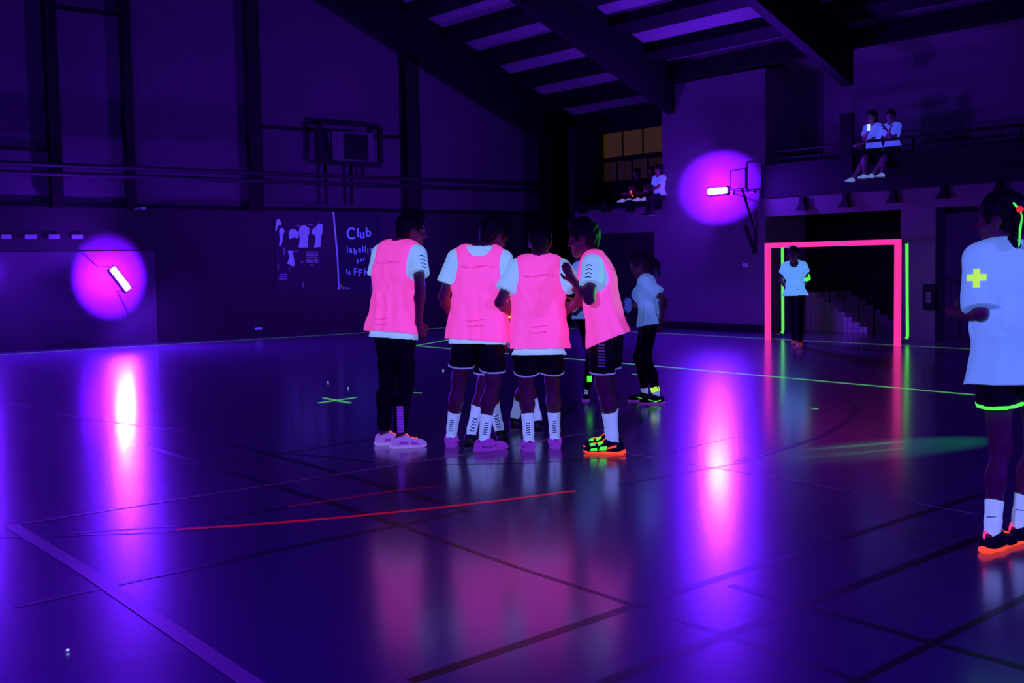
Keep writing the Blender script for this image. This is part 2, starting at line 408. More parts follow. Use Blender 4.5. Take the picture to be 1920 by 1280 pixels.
light('added_halo_spot_edge', 'SPOT', (p3[0], YW - 0.60, p3[2]), (p3[0], YW, p3[2]), 700, UV_NEAR, 0.02, cone=2 * math.degrees(math.atan(0.88 / 0.55)), blend=0.6)  # third added spot, for the glow at the left edge
l3 = WY(-75, 515, YW - OFF)
flood(l3, (0, -1, 0), 0.0, 0.30, 0.10, 'blacklight flood on the left wall just past the left edge of the view', 0, 0)

# ------------------------------------------------------------------ court tape
def tape(label, pix, w, mt, z=0.0016, name='floor_tape', cat='tape', group=None, world=None):
    bm = bmesh.new()
    pts = world or [G(*p) for p in pix]
    L, Rr = [], []
    for i, p in enumerate(pts):
        p = A_(p); d = A_(pts[min(i + 1, len(pts) - 1)]) - A_(pts[max(i - 1, 0)]); d = d / np.linalg.norm(d)
        nn = A_([-d[1], d[0], 0]) * w / 2
        L.append((p + nn)[:2]); Rr.append((p - nn)[:2])
    for i in range(len(pts) - 1):
        q = [Rr[i], Rr[i + 1], L[i + 1], L[i]]
        prism(bm, [(a[0], a[1], z) for a in q], (0, 0, 0.0012))
    bmesh.ops.recalc_face_normals(bm, faces=bm.faces)
    return tag(from_bm(name, bm, mt), label, cat, group)


tape('long green glowing tape on the floor along the foot of the left wall', None, 0.05, M['green_dim'], world=[(-3, 20.98, 0), (16.62, 21.30, 0)])
tape('green glowing goal line tape running along the floor under the pink goal', None, 0.05, M['green_dim'], world=[(16.55, 21.25, 0), (16.42, 9.0, 0), (16.3, 2, 0)], z=0.0029)
a0 = G(780, 648); a3 = G(1805, 738)
tape('bright green tape crossing the court in front of the goal', [(780, 648), (1240, 687), (1805, 738), (1990, 754)], 0.05, M['green_far'])
e_ = G(850, 635); dv = (e_ - a0); dv /= np.linalg.norm(dv)
tape('green tape running from the court area corner toward the far wall', None, 0.05, M['green_far'], world=[a0, a0 + dv * 5.2], z=0.0029)
tape('green tape strip of the floor cross rising to the right', [(597, 755), (667, 745)], 0.045, M['green_far'])
tape('green tape strip of the floor cross falling to the right', [(607, 746), (657, 755)], 0.045, M['green_far'], z=0.0029)
tape('short green tape dash on the floor right of the black trousered player', [(774, 736), (791, 736.5)], 0.03, M['green_far'])
tape('short green tape dash on the floor left of the woman in leggings', [(1186, 701), (1198, 702)], 0.04, M['green_far'])
tape('short green tape dash alone on the floor in front of the goal', [(1523, 765.5), (1533, 766.5)], 0.04, M['green_far'])


def scrap(px, py, r, mt, label):
    g = G(px, py); bm = bmesh.new()
    bmesh.ops.create_uvsphere(bm, u_segments=8, v_segments=5, radius=r); bmesh.ops.scale(bm, vec=(1, 1, 0.5), verts=bm.verts)
    o = from_bm('confetti_scrap', bm, mt, None, True); o.location = (g[0], g[1], 0.005 + r * 0.45)
    return tag(o, label, 'confetti')


scrap(615, 717, 0.011, M['glint'], 'tiny glowing scrap on the floor behind the green cross, left one')
scrap(653, 728, 0.010, M['glint'], 'tiny glowing scrap on the floor just above the right arm of the green cross')
scrap(831, 695, 0.012, M['glint'], 'tiny glowing scrap on the floor between the two leftmost bibbed players')
scrap(127, 1222, 0.007, M['glint'], 'tiny cyan glint on the empty floor at the lower left')

# ------------------------------------------------------------------ goal
gt = thing('goal', 'small handball goal wrapped in pink tape with green rear posts by the stairs', 'goal', (16.25, 11.74, 0))
GX, GA, GB, GH = 16.25, 13.02, 10.46, 1.715
def lb(name, a, b, mt):
    bm = bmesh.new(); bx(bm, A_(a) - A_([16.25, 11.74, 0]), A_(b) - A_([16.25, 11.74, 0]), 0, 0.006)
    bmesh.ops.recalc_face_normals(bm, faces=bm.faces); return from_bm(name, bm, mt, gt)
tw = 0.085
gl_, gr_ = G(1437, 637)[1], G(1674, 648)[1]
gx = 16.30
GA, GB = WX(1437, 600, gx)[1], WX(1680, 600, gx)[1]
lb('goal_post', (gx, GA - tw / 2, 0), (gx + tw, GA + tw / 2, GH - tw), M['pinktape']).name = 'goal_post'
lb('goal_post', (gx, GB - tw / 2, 0), (gx + tw, GB + tw / 2, GH - tw), M['pinktape'])
lb('crossbar', (gx, GB - tw / 2, GH - tw), (gx + tw, GA + tw / 2, GH), M['pinktape'])
o3 = Vector((16.25, 11.74, 0))
for (px, pyt, pyb) in ((1468, 464, 628), (1701.5, 459, 640)):
    b = G(px, 631 if px < 1500 else 642); xx = 16.98
    top = WX(px - 1, pyt, xx); bot = WX(px, pyb, xx)
    bm = bmesh.new()
    tube(bm, [Vector((xx - 0.02, top[1], top[2] + 0.03)) - o3, Vector((xx, top[1], top[2])) - o3, Vector((xx, bot[1], 0.12)) - o3, Vector((xx - 0.03, bot[1], 0.07)) - o3], 0.026, 8)
    from_bm('rear_post', bm, M['green'], gt)
    bm = bmesh.new()
    yq = GA if px < 1500 else GB
    tube(bm, [Vector((gx + tw, yq, GH - 0.05)) - o3, Vector((xx, top[1], top[2] + 0.03)) - o3], 0.016, 6)
    from_bm('side_bar', bm, M['black'], gt); bm = bmesh.new()
    tube(bm, [Vector((gx + tw, yq, 0.03)) - o3, Vector((xx - 0.03, bot[1], 0.07)) - o3], 0.016, 6)
    from_bm('side_bar', bm, M['black'], gt)
# net : fine dark mesh hung behind the frame
bm = bmesh.new()
ya, yb = GA - 0.05, GB + 0.05
for i in range(24):
    y = ya + (yb - ya) * i / 23
    tube(bm, [Vector((gx + tw, y, GH - 0.03)) - o3, Vector((16.95, y + 0.15, 1.60)) - o3, Vector((17.0, y + 0.15, 0.02)) - o3], 0.0025, 3, False)
for i in range(15):
    z = 0.1 + 1.5 * i / 14
    tube(bm, [Vector((16.98, ya + 0.15, z)) - o3, Vector((16.98, yb + 0.15, z)) - o3], 0.0025, 3, False)
from_bm('net', bm, M['black'], gt)

# ------------------------------------------------------------------ stairs in the recess, gallery railings and brackets
sp0 = WX(1530, 548, 19.0); sp1 = WX(1640, 622, 19.0)
bm = bmesh.new()
ns = 8; dy = (sp1[1] - sp0[1]) / ns; dz = sp0[2] / ns
poly = [(19.0, sp0[1] + 2.3, 0), (19.0, sp0[1] + 2.3, sp0[2])]
for i in range(ns):
    poly += [(19.0, sp0[1] + dy * i, sp0[2] - dz * i), (19.0, sp0[1] + dy * i, sp0[2] - dz * (i + 1))]
poly = poly[:2] + poly[2:]
poly[-1] = (19.0, sp0[1] + dy * (ns - 1), 0)
prism(bm, poly, (1.2, 0, 0)); bmesh.ops.recalc_face_normals(bm, faces=bm.faces)
st = from_bm('staircase', bm, M['stair']); tag(st, 'pale stepped staircase flank in the dark opening behind the pink goal', 'stairs')
bm = bmesh.new()
tube(bm, [(18.98, sp0[1] + 0.4, sp0[2] + 0.9), (18.98, sp1[1], 0.95), (18.98, sp1[1], 0.0)], 0.022, 6)
for i in range(0, ns, 2): tube(bm, [(18.98, sp0[1] + dy * i, sp0[2] - dz * i), (18.98, sp0[1] + dy * i, sp0[2] - dz * i + 0.85)], 0.012, 6)
hr = from_bm('handrail', bm, M['dark'], st)
struct(box('wall_recess_inner', (20.3, 9.0, 0), (20.35, 17.0, 2.25), M['wainscot']))

def railing(label, x, ya, yb, z0, z1, every, name='railing'):
    t = thing(name, label, 'railing', (x, (ya + yb) / 2, z0))
    o = Vector((x, (ya + yb) / 2, z0)); bm = bmesh.new()
    tube(bm, [Vector((x, ya, z1)) - o, Vector((x, yb, z1)) - o], 0.026, 8); from_bm('top_rail', bm, M['dark'], t)
    bm = bmesh.new(); tube(bm, [Vector((x, ya, z0 + (z1 - z0) * 0.42)) - o, Vector((x, yb, z0 + (z1 - z0) * 0.42)) - o], 0.016, 8); from_bm('mid_rail', bm, M['dark'], t)
    y = ya
    while y < yb + 0.01:
        bm = bmesh.new(); tube(bm, [Vector((x, y, z0)) - o, Vector((x, y, z1)) - o], 0.02, 8); from_bm('post', bm, M['dark'], t); y += every
    return t
railing('long dark gallery railing above the black right gallery front', XW - 0.06, 6.3, 13.9, ZF1, 3.47, 0.95)
railing('dark balustrade in front of the dim yellow stairwell window', 18.45, 17.1, 19.65, ZF0, WX(1200, 296, 18.45)[2], 0.5)
for i, (px, py) in enumerate(((1092, 392), (1136, 390), (1181, 388), (1229, 384))):
    p = WX(px, py, XW - 0.05)
    bm = bmesh.new(); bx(bm, (-0.10, -0.10, -0.02), (0, 0.10, 0.15)); bx(bm, (-0.07, -0.13, -0.10), (0, 0.13, -0.02), 0, 0.01)
    bmesh.ops.recalc_face_normals(bm, faces=bm.faces)
    o = from_bm('gallery_bracket', bm, M['dark']); o.location = (XW - 0.001, p[1], p[2])
    tag(o, ['small dark bracket under the left gallery, nearest the corner', 'second small dark bracket from the corner under the left gallery', 'third small dark bracket from the corner under the left gallery', 'small dark bracket under the left gallery, nearest the round wall glow'][i], 'bracket', 'brackets under the left gallery')
for i, (px, py) in enumerate(((1502, 384), (1582, 378), (1672, 369), (1766, 361), (1871, 352))):
    p = WX(px, py, XW - 0.12)
    bm = bmesh.new(); bx(bm, (-0.09, -0.045, 0.02), (0.0, 0.045, 0.14))
    a = [bm.verts.new((-0.12, y, -0.10)) for y in (-0.11, 0.11)] + [bm.verts.new((-0.02, y, -0.10)) for y in (0.11, -0.11)]
    b = [bm.verts.new((-0.09, y, 0.03)) for y in (-0.05, 0.05)] + [bm.verts.new((-0.02, y, 0.03)) for y in (0.05, -0.05)]
    bm.faces.new(a); bm.faces.new(b[::-1])
    for k in range(4): bm.faces.new((a[k], b[k], b[(k + 1) % 4], a[(k + 1) % 4]))
    bmesh.ops.recalc_face_normals(bm, faces=bm.faces)
    o = from_bm('spotlight', bm, M['dark']); o.location = (XW - 0.021, p[1], p[2])
    tag(o, ['unlit dark spotlight on the lintel above the pink goal, left one', 'unlit dark spotlight on the lintel above the middle of the goal', 'unlit dark spotlight on the lintel above the right goal post', 'unlit dark spotlight on the lintel right of the goal, over the pale pillar', 'unlit dark spotlight on the lintel just above the right player head'][i], 'spotlight', 'unlit spotlights under the right gallery')
# dim warm stairwell window behind the left gallery
wa, wb = WX(1128, 253, 18.7), WX(1243, 330, 18.7)
wm = WX(1190, 292, 18.62)[2]
struct(box('window_1', (18.66, wb[1], wm), (18.719, wa[1], wa[2]), M['warm']))
struct(box('window_2', (18.66, wb[1], wb[2]), (18.719, wa[1], wm - 0.001), M['warm_dim']))  # lower pane's dimmer light is painted by a weaker emission
struct(box('trim_window_1', (18.62, wb[1], WX(1190, 292, 18.62)[2] - 0.03), (18.659, wa[1], WX(1190, 292, 18.62)[2] + 0.03), M['dark']))
for k, px in enumerate((1166, 1204)):
    a = WX(px, 270, 18.62); struct(box('trim_mullion_%d' % (k + 1), (18.63, a[1] - 0.012, WX(1190, 292, 18.62)[2] + 0.031), (18.659, a[1] + 0.012, wa[2]), M['column']))
# basketball board on the goal wall
bt = thing('basketball_backboard', 'clear framed basketball backboard folded on the goal wall beside the flood', 'backboard', (XW - 0.2, 15.0, 2.6))
ba, bb = WX(1370, 320, XW - 0.2), WX(1398, 352, XW - 0.2)
oo = Vector((XW - 0.2, 15.0, 2.6))
bm = bmesh.new()
q = [Vector((XW - 0.2, ba[1], ba[2])), Vector((XW - 0.2, bb[1], ba[2] + 0.02)), Vector((XW - 0.2, bb[1], bb[2])), Vector((XW - 0.2, ba[1], bb[2]))]
for i in range(4): tube(bm, [q[i] - oo, q[(i + 1) % 4] - oo], 0.012, 6)
from_bm('board_frame', bm, M['metal'], bt)
bm = bmesh.new()
tube(bm, [Vector((XW - 0.19, bb[1] + 0.1, bb[2])) - oo, Vector((XW - 0.05, bb[1] - 0.1, 2.0)) - oo, Vector((XW - 0.03, 14.5, 1.55)) - oo], 0.025, 6)
tube(bm, [Vector((XW - 0.02, 14.75, 2.1)) - oo, Vector((XW - 0.03, 14.5, 1.55)) - oo], 0.03, 6)
from_bm('support_arm', bm, M['pipe'], bt)
# fire extinguisher cabinet in the right opening
ca = WX(1745, 557, XW - 0.03)
ct = thing('wall_box', 'dark wall box with a pale centre on the pillar right of the goal', 'box', (XW - 0.021, ca[1] - 0.0, ca[2]))
box('box_body', (-0.07, -0.12, -0.22), (0, 0.12, 0.22), M['dark'], ct, 0.01); box('pale_plate', (-0.078, -0.05, -0.09), (-0.0701, 0.05, 0.09), M['wall'], ct)
sw = WX(1398, 497, XW - 0.01)
tag(box('wall_switch', (XW - 0.03, sw[1] - 0.07, sw[2] - 0.04), (XW - 0.001, sw[1] + 0.07, sw[2] + 0.04), M['poster_grey']), 'small pale switch plate on the wall left of the goal', 'switch')
# ------------------------------------------------------------------ left wall fittings
for i, (xa, xb) in enumerate(((2, 21), (46, 69), (91, 112), (134, 155))):
    a, b = WY(xa, 439, YW - 0.06), WY(xb, 448, YW - 0.06)
    o = box('vent_plate', (a[0], YW - 0.09, b[2]), (b[0], YW - 0.051, a[2]), M['poster_grey'], None, 0.006)
    tag(o, ['pale vent slot on the left wall at the left edge of the view', 'second pale vent slot from the left edge on the left wall', 'third pale vent slot from the left edge on the left wall', 'pale vent slot nearest the slanted lamp on the left wall'][i], 'vent', 'row of vent slots on the left wall')
a = WY(262, 390, YW - 0.1)
t = thing('exit_sign', 'small pale twin plate on top of the wainscot above the slanted lamp', 'fixture', (a[0], YW - 0.08, a[2]))
for s in (-1, 1): box('plate', (s * 0.07 - 0.05, -0.03, -0.03), (s * 0.07 + 0.05, 0.0, 0.03), M['poster_grey'], t, 0.005)
box('bracket', (-0.13, -0.008, -0.045), (0.13, 0.0, -0.031), M['black'], t)
a = WY(485, 616, YW - 0.05)
tag(box('door_latch', (a[0] - 0.075, YW - 0.06, a[2] - 0.02), (a[0] + 0.075, YW - 0.021, a[2] + 0.02), M['poster_white'], None, 0.006), 'small pale latch bar low on the left wall under the poster', 'latch')
# wall heater / scoreboard box with its frame and legs
fa, fb = WY(600, 228, YW - 0.3), WY(716, 310, YW - 0.3)
ht = thing('air_heater', 'boxy air heater with a dark square grille hung high on the left wall', 'heater', ((fa[0] + fb[0]) / 2, YW, fb[2]))
oo = A_([(fa[0] + fb[0]) / 2, YW, fb[2]])
W_, H_ = (fb[0] - fa[0]) / 2, fa[2] - fb[2]
bm = bmesh.new()
for z in (0.0, H_): bx(bm, (-W_, -0.30, z - 0.04), (W_, -0.22, z + 0.04))
for s in (-W_, W_): bx(bm, (s - 0.05, -0.30, 0.04), (s + 0.05, -0.22, H_ - 0.04)); bx(bm, (s - 0.03, -0.22, H_ - 0.05), (s + 0.03, 0, H_ + 0.03))
bmesh.ops.recalc_face_normals(bm, faces=bm.faces); from_bm('support_frame', bm, M['column'], ht)
ia, ib = WY(626, 246, YW - 0.35) - oo, WY(698, 304, YW - 0.35) - oo
box('heater_body', (ia[0], -0.45, ib[2]), (ib[0], -0.02, ia[2]), M['wall'], ht, 0.01)
ga, gb = WY(645, 250, YW - 0.46) - oo, WY(691, 301, YW - 0.46) - oo
g_ = box('grille', (ga[0], -0.47, gb[2]), (gb[0], -0.451, ga[2]), M['dark'], ht)
bm = bmesh.new()
for k in range(8):
    z = gb[2] + (ga[2] - gb[2]) * (k + 0.5) / 8; bx(bm, (ga[0] + 0.02, -0.478, z - 0.008), (gb[0] - 0.02, -0.4701, z + 0.008))
from_bm('louvre', bm, M['column'], g_)
for px in (610, 658, 680):
    bm = bmesh.new(); a = WY(px, 320, YW - 0.15) - oo; tube(bm, [(a[0], -0.15, 0.0), (a[0], -0.15, -H_ * (1.0 if px != 680 else 0.35))], 0.035 if px != 680 else 0.025, 8)
    from_bm('duct', bm, M['column'], ht)

# ------------------------------------------------------------------ poster with white-shirted players, and the lettered banner
pa, pb = WY(513, 398, YW - 0.03), WY(608, 545, YW - 0.03)
pt_ = thing('poster', 'dark poster with pale figures of players in white shirts on the left wall', 'poster', ((pa[0] + pb[0]) / 2, YW - 0.022, pb[2]))
po = A_([(pa[0] + pb[0]) / 2, YW - 0.022, pb[2]])
box('sheet', (pa[0] - po[0], -0.012, 0), (pb[0] - po[0], 0, pa[2] - pb[2]), M['poster'], pt_)
def flat(name, polys, mt, par, origin, Yp, th=0.004):
    bm = bmesh.new()
    for poly in polys:
        pts = []
        for (x, y) in poly:
            w = WY(x, y, Yp) - origin; pts.append((w[0], w[1], w[2]))
        prism(bm, pts, (0, -th, 0))
    bmesh.ops.recalc_face_normals(bm, faces=bm.faces); return from_bm(name, bm, mt, par)
Yp = YW - 0.0345
Q = lambda pts: [(480 + x * 280 / 1792, 370 + y * 200 / 1280) for x, y in pts]
figs = [Q([(525, 350), (580, 330), (640, 370), (640, 420), (625, 470), (620, 600), (510, 600), (525, 500), (510, 420)]),
        Q([(680, 380), (720, 350), (750, 310), (800, 320), (795, 420), (780, 480), (775, 595), (695, 600), (715, 500), (700, 440), (665, 440)]),
        Q([(390, 430), (420, 375), (480, 390), (510, 430), (505, 490), (450, 480), (400, 500)]),
        Q([(275, 400), (310, 360), (345, 400), (325, 450), (320, 520), (300, 580), (275, 590), (285, 500)]),
        Q([(380, 640), (440, 640), (455, 740), (465, 815), (440, 830), (400, 800), (370, 800), (400, 720)]),
        Q([(245, 270), (270, 255), (300, 290), (300, 340), (270, 330), (240, 410), (230, 400)])]
flat('figure_print', figs, M['poster_white'], pt_, po, Yp)
bits = [Q([(x0, y0), (x1, y0), (x1, y1), (x0, y1)]) for x0, y0, x1, y1 in
        ((600, 650, 740, 668), (600, 680, 745, 700), (605, 712, 740, 728), (600, 740, 640, 782), (650, 748, 690, 785), (700, 740, 745, 782), (280, 915, 375, 930), (282, 942, 320, 956), (330, 940, 372, 956), (275, 966, 372, 985),
         (650, 800, 690, 815), (480, 330, 525, 345), (620, 315, 680, 335), (395, 830, 405, 870), (560, 1010, 575, 1080), (262, 790, 272, 860), (330, 600, 350, 690), (450, 640, 510, 655), (540, 760, 565, 785))]
flat('caption_print', bits, M['poster_grey'], pt_, po, Yp)
ta, tb = WY(627, 398, YW - 0.03), WY(714, 545, YW - 0.03)
bo = A_([(ta[0] + tb[0]) / 2, YW - 0.022, tb[2]])
bnt = thing('banner', 'dark blue club banner with glowing blue hand lettering on the left wall', 'banner', tuple(bo))
bm = bmesh.new()
ql = [WY(627, 398, YW - 0.022), WY(716, 400, YW - 0.022), WY(716, 546, YW - 0.022), WY(636, 546, YW - 0.022)]
prism(bm, [tuple(p - bo) for p in ql], (0, -0.012, 0)); bmesh.ops.recalc_face_normals(bm, faces=bm.faces)
from_bm('cloth', bm, M['banner'], bnt)
flat('edge_strip', [Q([(918, 172), (936, 172), (965, 480), (985, 720), (1002, 1100), (985, 1105), (968, 720), (945, 480)])], M['poster_white'], bnt, bo, Yp, 0.006)
_txt_cache = {}
def glyph(ch):
    if ch not in _txt_cache:
        cu = bpy.data.curves.new('t', 'FONT'); cu.body = ch; cu.size = 1; cu.extrude = 0.01; cu.offset = 0.012
        ob = bpy.data.objects.new('t', cu); C.objects.link(ob)
        dg = bpy.context.evaluated_depsgraph_get(); me = bpy.data.meshes.new_from_object(ob.evaluated_get(dg))
        C.objects.unlink(ob); bpy.data.objects.remove(ob)
        co = [tuple(v.co) for v in me.vertices]; fs = [tuple(p.vertices) for p in me.polygons]
        _txt_cache[ch] = (co, fs, max(c[0] for c in co), min(c[0] for c in co))
    return _txt_cache[ch]
bm = bmesh.new()
def letters(items):
    """items: (char, pixel x centre, pixel baseline y, cap size in pixels, x squeeze)"""
    for ch, px, py, sz, sq in items:
        co, fs, xm, xn = glyph(ch)
        b = WY(px, py, Yp) - bo; k = sz * depth(WY(px, py, Yp)) / FOC / 0.72
        vs = [bm.verts.new((b[0] + (c[0] - (xm + xn) / 2) * k * sq, b[1] - 0.002 - c[2] * 0.3, b[2] + c[1] * k)) for c in co]
        for f_ in fs:
            try: bm.faces.new([vs[i] for i in f_])
            except ValueError: pass
letters([('C', 658, 448, 22, 0.92), ('l', 671, 444, 17, 1.3), ('u', 679, 446, 17, 1.05), ('b', 691, 443, 17, 1.1)])
x = 649
for k, (ch, w) in enumerate(zip('labellisé', (4.5, 7.5, 8, 7.5, 4, 4, 4, 7.5, 8))):
    letters([(ch, x + w / 2, 473.5 + (3 if k in (2, 6) else (-1 if k in (4, 7) else 0)), 12.5, 0.8)]); x += w + 0.55
letters([('p', 671, 492, 8.5, 0.9), ('a', 677, 490, 8.5, 0.9), ('r', 682.5, 489, 8.5, 0.9)])
letters([('l', 650, 513, 9, 0.9), ('a', 655, 514, 9, 0.9), ('F', 667, 516, 14, 0.95), ('F', 675.5, 518, 14, 0.95), ('H', 687, 516, 14, 0.85), ('B', 698, 515, 14, 0.95)])
bmesh.ops.recalc_face_normals(bm, faces=bm.faces)
from_bm('lettering', bm, M['letter'], bnt)
flat('corner_mark', [Q([(1010, 1050), (1030, 1040), (1040, 1075), (1130, 1080), (1130, 1098), (1020, 1095)])], M['poster_grey'], bnt, bo, Yp)


# ================================================================== people
# signed-distance modelling: every body and garment is one smooth surface grown from tapered limbs
def _n(v): v = A_(v, float); return v / (np.linalg.norm(v) + 1e-9)


class Sdf:
    def __init__(s): s.ops = []; s.cuts = []; s.fold = None
    def rc(s, a, b, ra, rb, k=0.03, ax=None, g=1.0, sub=False):
        s.ops.append(('rc', A_(a, float), A_(b, float), ra, rb, k, None if ax is None else _n(ax), g, sub)); return s
    def el(s, c, r, frame=None, k=0.03, sub=False):
        s.ops.append(('el', A_(c, float), A_(r, float), frame, None, k, None, 1.0, sub)); return s
    def cut(s, p, n, cap=False, k=0.004): s.cuts.append((A_(p, float), _n(n), cap, k)); return s
    def bounds(s):
        lo, hi = A_([9e9] * 3), A_([-9e9] * 3)
        for o in s.ops:
            if o[8]: continue
            if o[0] == 'rc':
                r = max(o[3], o[4]) * max(1, o[7])
                lo = np.minimum(lo, np.minimum(o[1], o[2]) - r); hi = np.maximum(hi, np.maximum(o[1], o[2]) + r)
            else:
                r = max(o[2]); lo = np.minimum(lo, o[1] - r); hi = np.maximum(hi, o[1] + r)
        return lo - 0.03, hi + 0.03
    def ev(s, P_):
        d = None
        for o in s.ops:
            if o[0] == 'rc':
                _, a, b, ra, rb, k, ax, g, sub = o
                q = P_ - a; ba = b - a; sc = 1.0
                if ax is not None:
                    q = q + (1 / g - 1) * (q @ ax)[:, None] * ax; ba = ba + (1 / g - 1) * (ba @ ax) * ax
                    if g < 1: sc = 0.5 + 0.5 * g
                t = np.clip((q @ ba) / max(ba @ ba, 1e-9), 0, 1)
                e = (np.sqrt(((q - t[:, None] * ba) ** 2).sum(1)) - (ra + (rb - ra) * t)) * sc
            else:
                _, c, r, fr, _, k, _, _, sub = o
                q = P_ - c
                if fr is not None: q = q @ fr.T
                k0 = np.sqrt(((q / r) ** 2).sum(1)); k1 = np.sqrt(((q / (r * r)) ** 2).sum(1)) + 1e-9
                e = k0 * (k0 - 1) / k1
            if d is None: d = e; continue
            if sub:
                h = np.clip(0.5 - 0.5 * (d + e) / k, 0, 1); d = d + (-e - d) * h + k * h * (1 - h)
            else:
                h = np.clip(0.5 + 0.5 * (d - e) / k, 0, 1); d = d + (e - d) * h - k * h * (1 - h)
        if s.fold is not None: d = d + s.fold(P_)
        for p, n, cap, k in s.cuts: d = np.maximum(d, (P_ - p) @ n)
        return d


def surface(sdf, h):
    """naive surface nets on a sparsely evaluated grid"""
    lo, hi = sdf.bounds(); B = 8
    nb = np.maximum(1, np.ceil((hi - lo) / (h * B)).astype(int))
    N = nb * B
    gb = np.stack(np.meshgrid(*[np.arange(k) for k in nb], indexing='ij'), -1).reshape(-1, 3)
    bc = lo + (gb * B + (B - 1) / 2) * h
    db = sdf.ev(bc)
    vol = np.repeat(np.repeat(np.repeat(db.reshape(nb).astype(np.float32), B, 0), B, 1), B, 2)
    act = gb[np.abs(db) < B * h * 0.9 * 1.35 + 0.01]
    off = np.stack(np.meshgrid(*[np.arange(B)] * 3, indexing='ij'), -1).reshape(-1, 3)
    for c0 in range(0, len(act), 400):
        a = act[c0:c0 + 400]
        idx = (a[:, None, :] * B + off[None]).reshape(-1, 3)
        v = sdf.ev(lo + idx * h)
        vol[idx[:, 0], idx[:, 1], idx[:, 2]] = v
    ins = vol < 0
    ins[0] = ins[-1] = False; ins[:, 0] = ins[:, -1] = False; ins[:, :, 0] = ins[:, :, -1] = False
    vol = np.where(ins, np.minimum(vol, -1e-5), np.maximum(vol, 1e-5))
    n8 = np.zeros(N - 1, int)
    for i in (0, 1):
        for j in (0, 1):
            for k in (0, 1): n8 += ins[i:N[0] - 1 + i, j:N[1] - 1 + j, k:N[2] - 1 + k]
    cells = np.argwhere((n8 > 0) & (n8 < 8))
    acc = np.zeros((len(cells), 3)); cnt = np.zeros(len(cells))
    cv = {}
    for i in (0, 1):
        for j in (0, 1):
            for k in (0, 1): cv[i, j, k] = vol[cells[:, 0] + i, cells[:, 1] + j, cells[:, 2] + k]
    for a in cv:
        for ax in range(3):
            if a[ax]: continue
            b = list(a); b[ax] = 1; b = tuple(b)
            x, y = cv[a], cv[b]; mk = (x < 0) != (y < 0)
            t = np.where(mk, x / np.where(mk, x - y, 1), 0)
            p = np.zeros((len(cells), 3)) + A_(a); p[:, ax] = t
            acc += p * mk[:, None]; cnt += mk
    V = lo + (cells + acc / cnt[:, None]) * h
    ids = -np.ones(N - 1, int); ids[cells[:, 0], cells[:, 1], cells[:, 2]] = np.arange(len(cells))
    F_ = []
    for ax in range(3):
        s0 = [slice(1, N[q] - 1) for q in range(3)]; s1 = list(s0); s1[ax] = slice(2, N[ax])
        x, y = ins[tuple(s0)], ins[tuple(s1)]
        u, w = (ax + 1) % 3, (ax + 2) % 3
        for flip in (0, 1):
            e = np.argwhere((x & ~y) if not flip else (~x & y)) + 1
            if not len(e): continue
            q = []
            for du, dw in ((-1, -1), (0, -1), (0, 0), (-1, 0)):
                c = e.copy(); c[:, u] += du; c[:, w] += dw; q.append(ids[c[:, 0], c[:, 1], c[:, 2]])
            q = np.stack(q, 1); F_.append(q if not flip else q[:, ::-1])
    F_ = np.concatenate(F_); F_ = F_[(F_ >= 0).all(1)]
    # relax a little
    for _ in range(2):
        s = np.zeros_like(V); c = np.zeros(len(V))
        for i in range(4):
            a, b = F_[:, i], F_[:, (i + 1) % 4]
            np.add.at(s, a, V[b]); np.add.at(c, a, 1)
        V = V * 0.6 + 0.4 * s / np.maximum(c, 1)[:, None]
    # open the cut ends
    if sdf.cuts:
        cen = V[F_].mean(1)
        nn = np.cross(V[F_[:, 1]] - V[F_[:, 0]], V[F_[:, 3]] - V[F_[:, 0]]); nn /= np.linalg.norm(nn, axis=1)[:, None] + 1e-12
        keep = np.ones(len(F_), bool)
        for p, n, cap, k in sdf.cuts:
            if not cap: keep &= ~((np.abs((cen - p) @ n) < h * 0.75) & (np.abs(nn @ n) > 0.75))
        F_ = F_[keep]
        us, inv = np.unique(F_, return_inverse=True); V = V[us]; F_ = inv.reshape(F_.shape)
    return V, F_


def mk_mesh(name, V, F_, mt, parent, smooth=True):
    me = bpy.data.meshes.new(name)
    me.vertices.add(len(V)); me.vertices.foreach_set('co', np.ascontiguousarray(V, np.float32).ravel())
    k = F_.shape[1]
    me.loops.add(F_.size); me.loops.foreach_set('vertex_index', F_.astype(np.int32).ravel())
    me.polygons.add(len(F_)); me.polygons.foreach_set('loop_start', np.arange(0, F_.size, k, dtype=np.int32))
    me.update(calc_edges=True); me.validate()
    return link(name, me, mt, parent, smooth)


def grow(name, sdf, h, mt, parent):
    V, F_ = surface(sdf, h); o = mk_mesh(name, V, F_, mt, parent); o['_'] = 0; del o['_']
    return o, (V, F_)


def make_bvh(*vfs):
    Vs, Fs, n = [], [], 0
    for V, F_ in vfs: Vs += [tuple(v) for v in V]; Fs += [tuple(int(i) + n for i in f) for f in F_]; n += len(V)
    return BVHTree.FromPolygons(Vs, Fs)


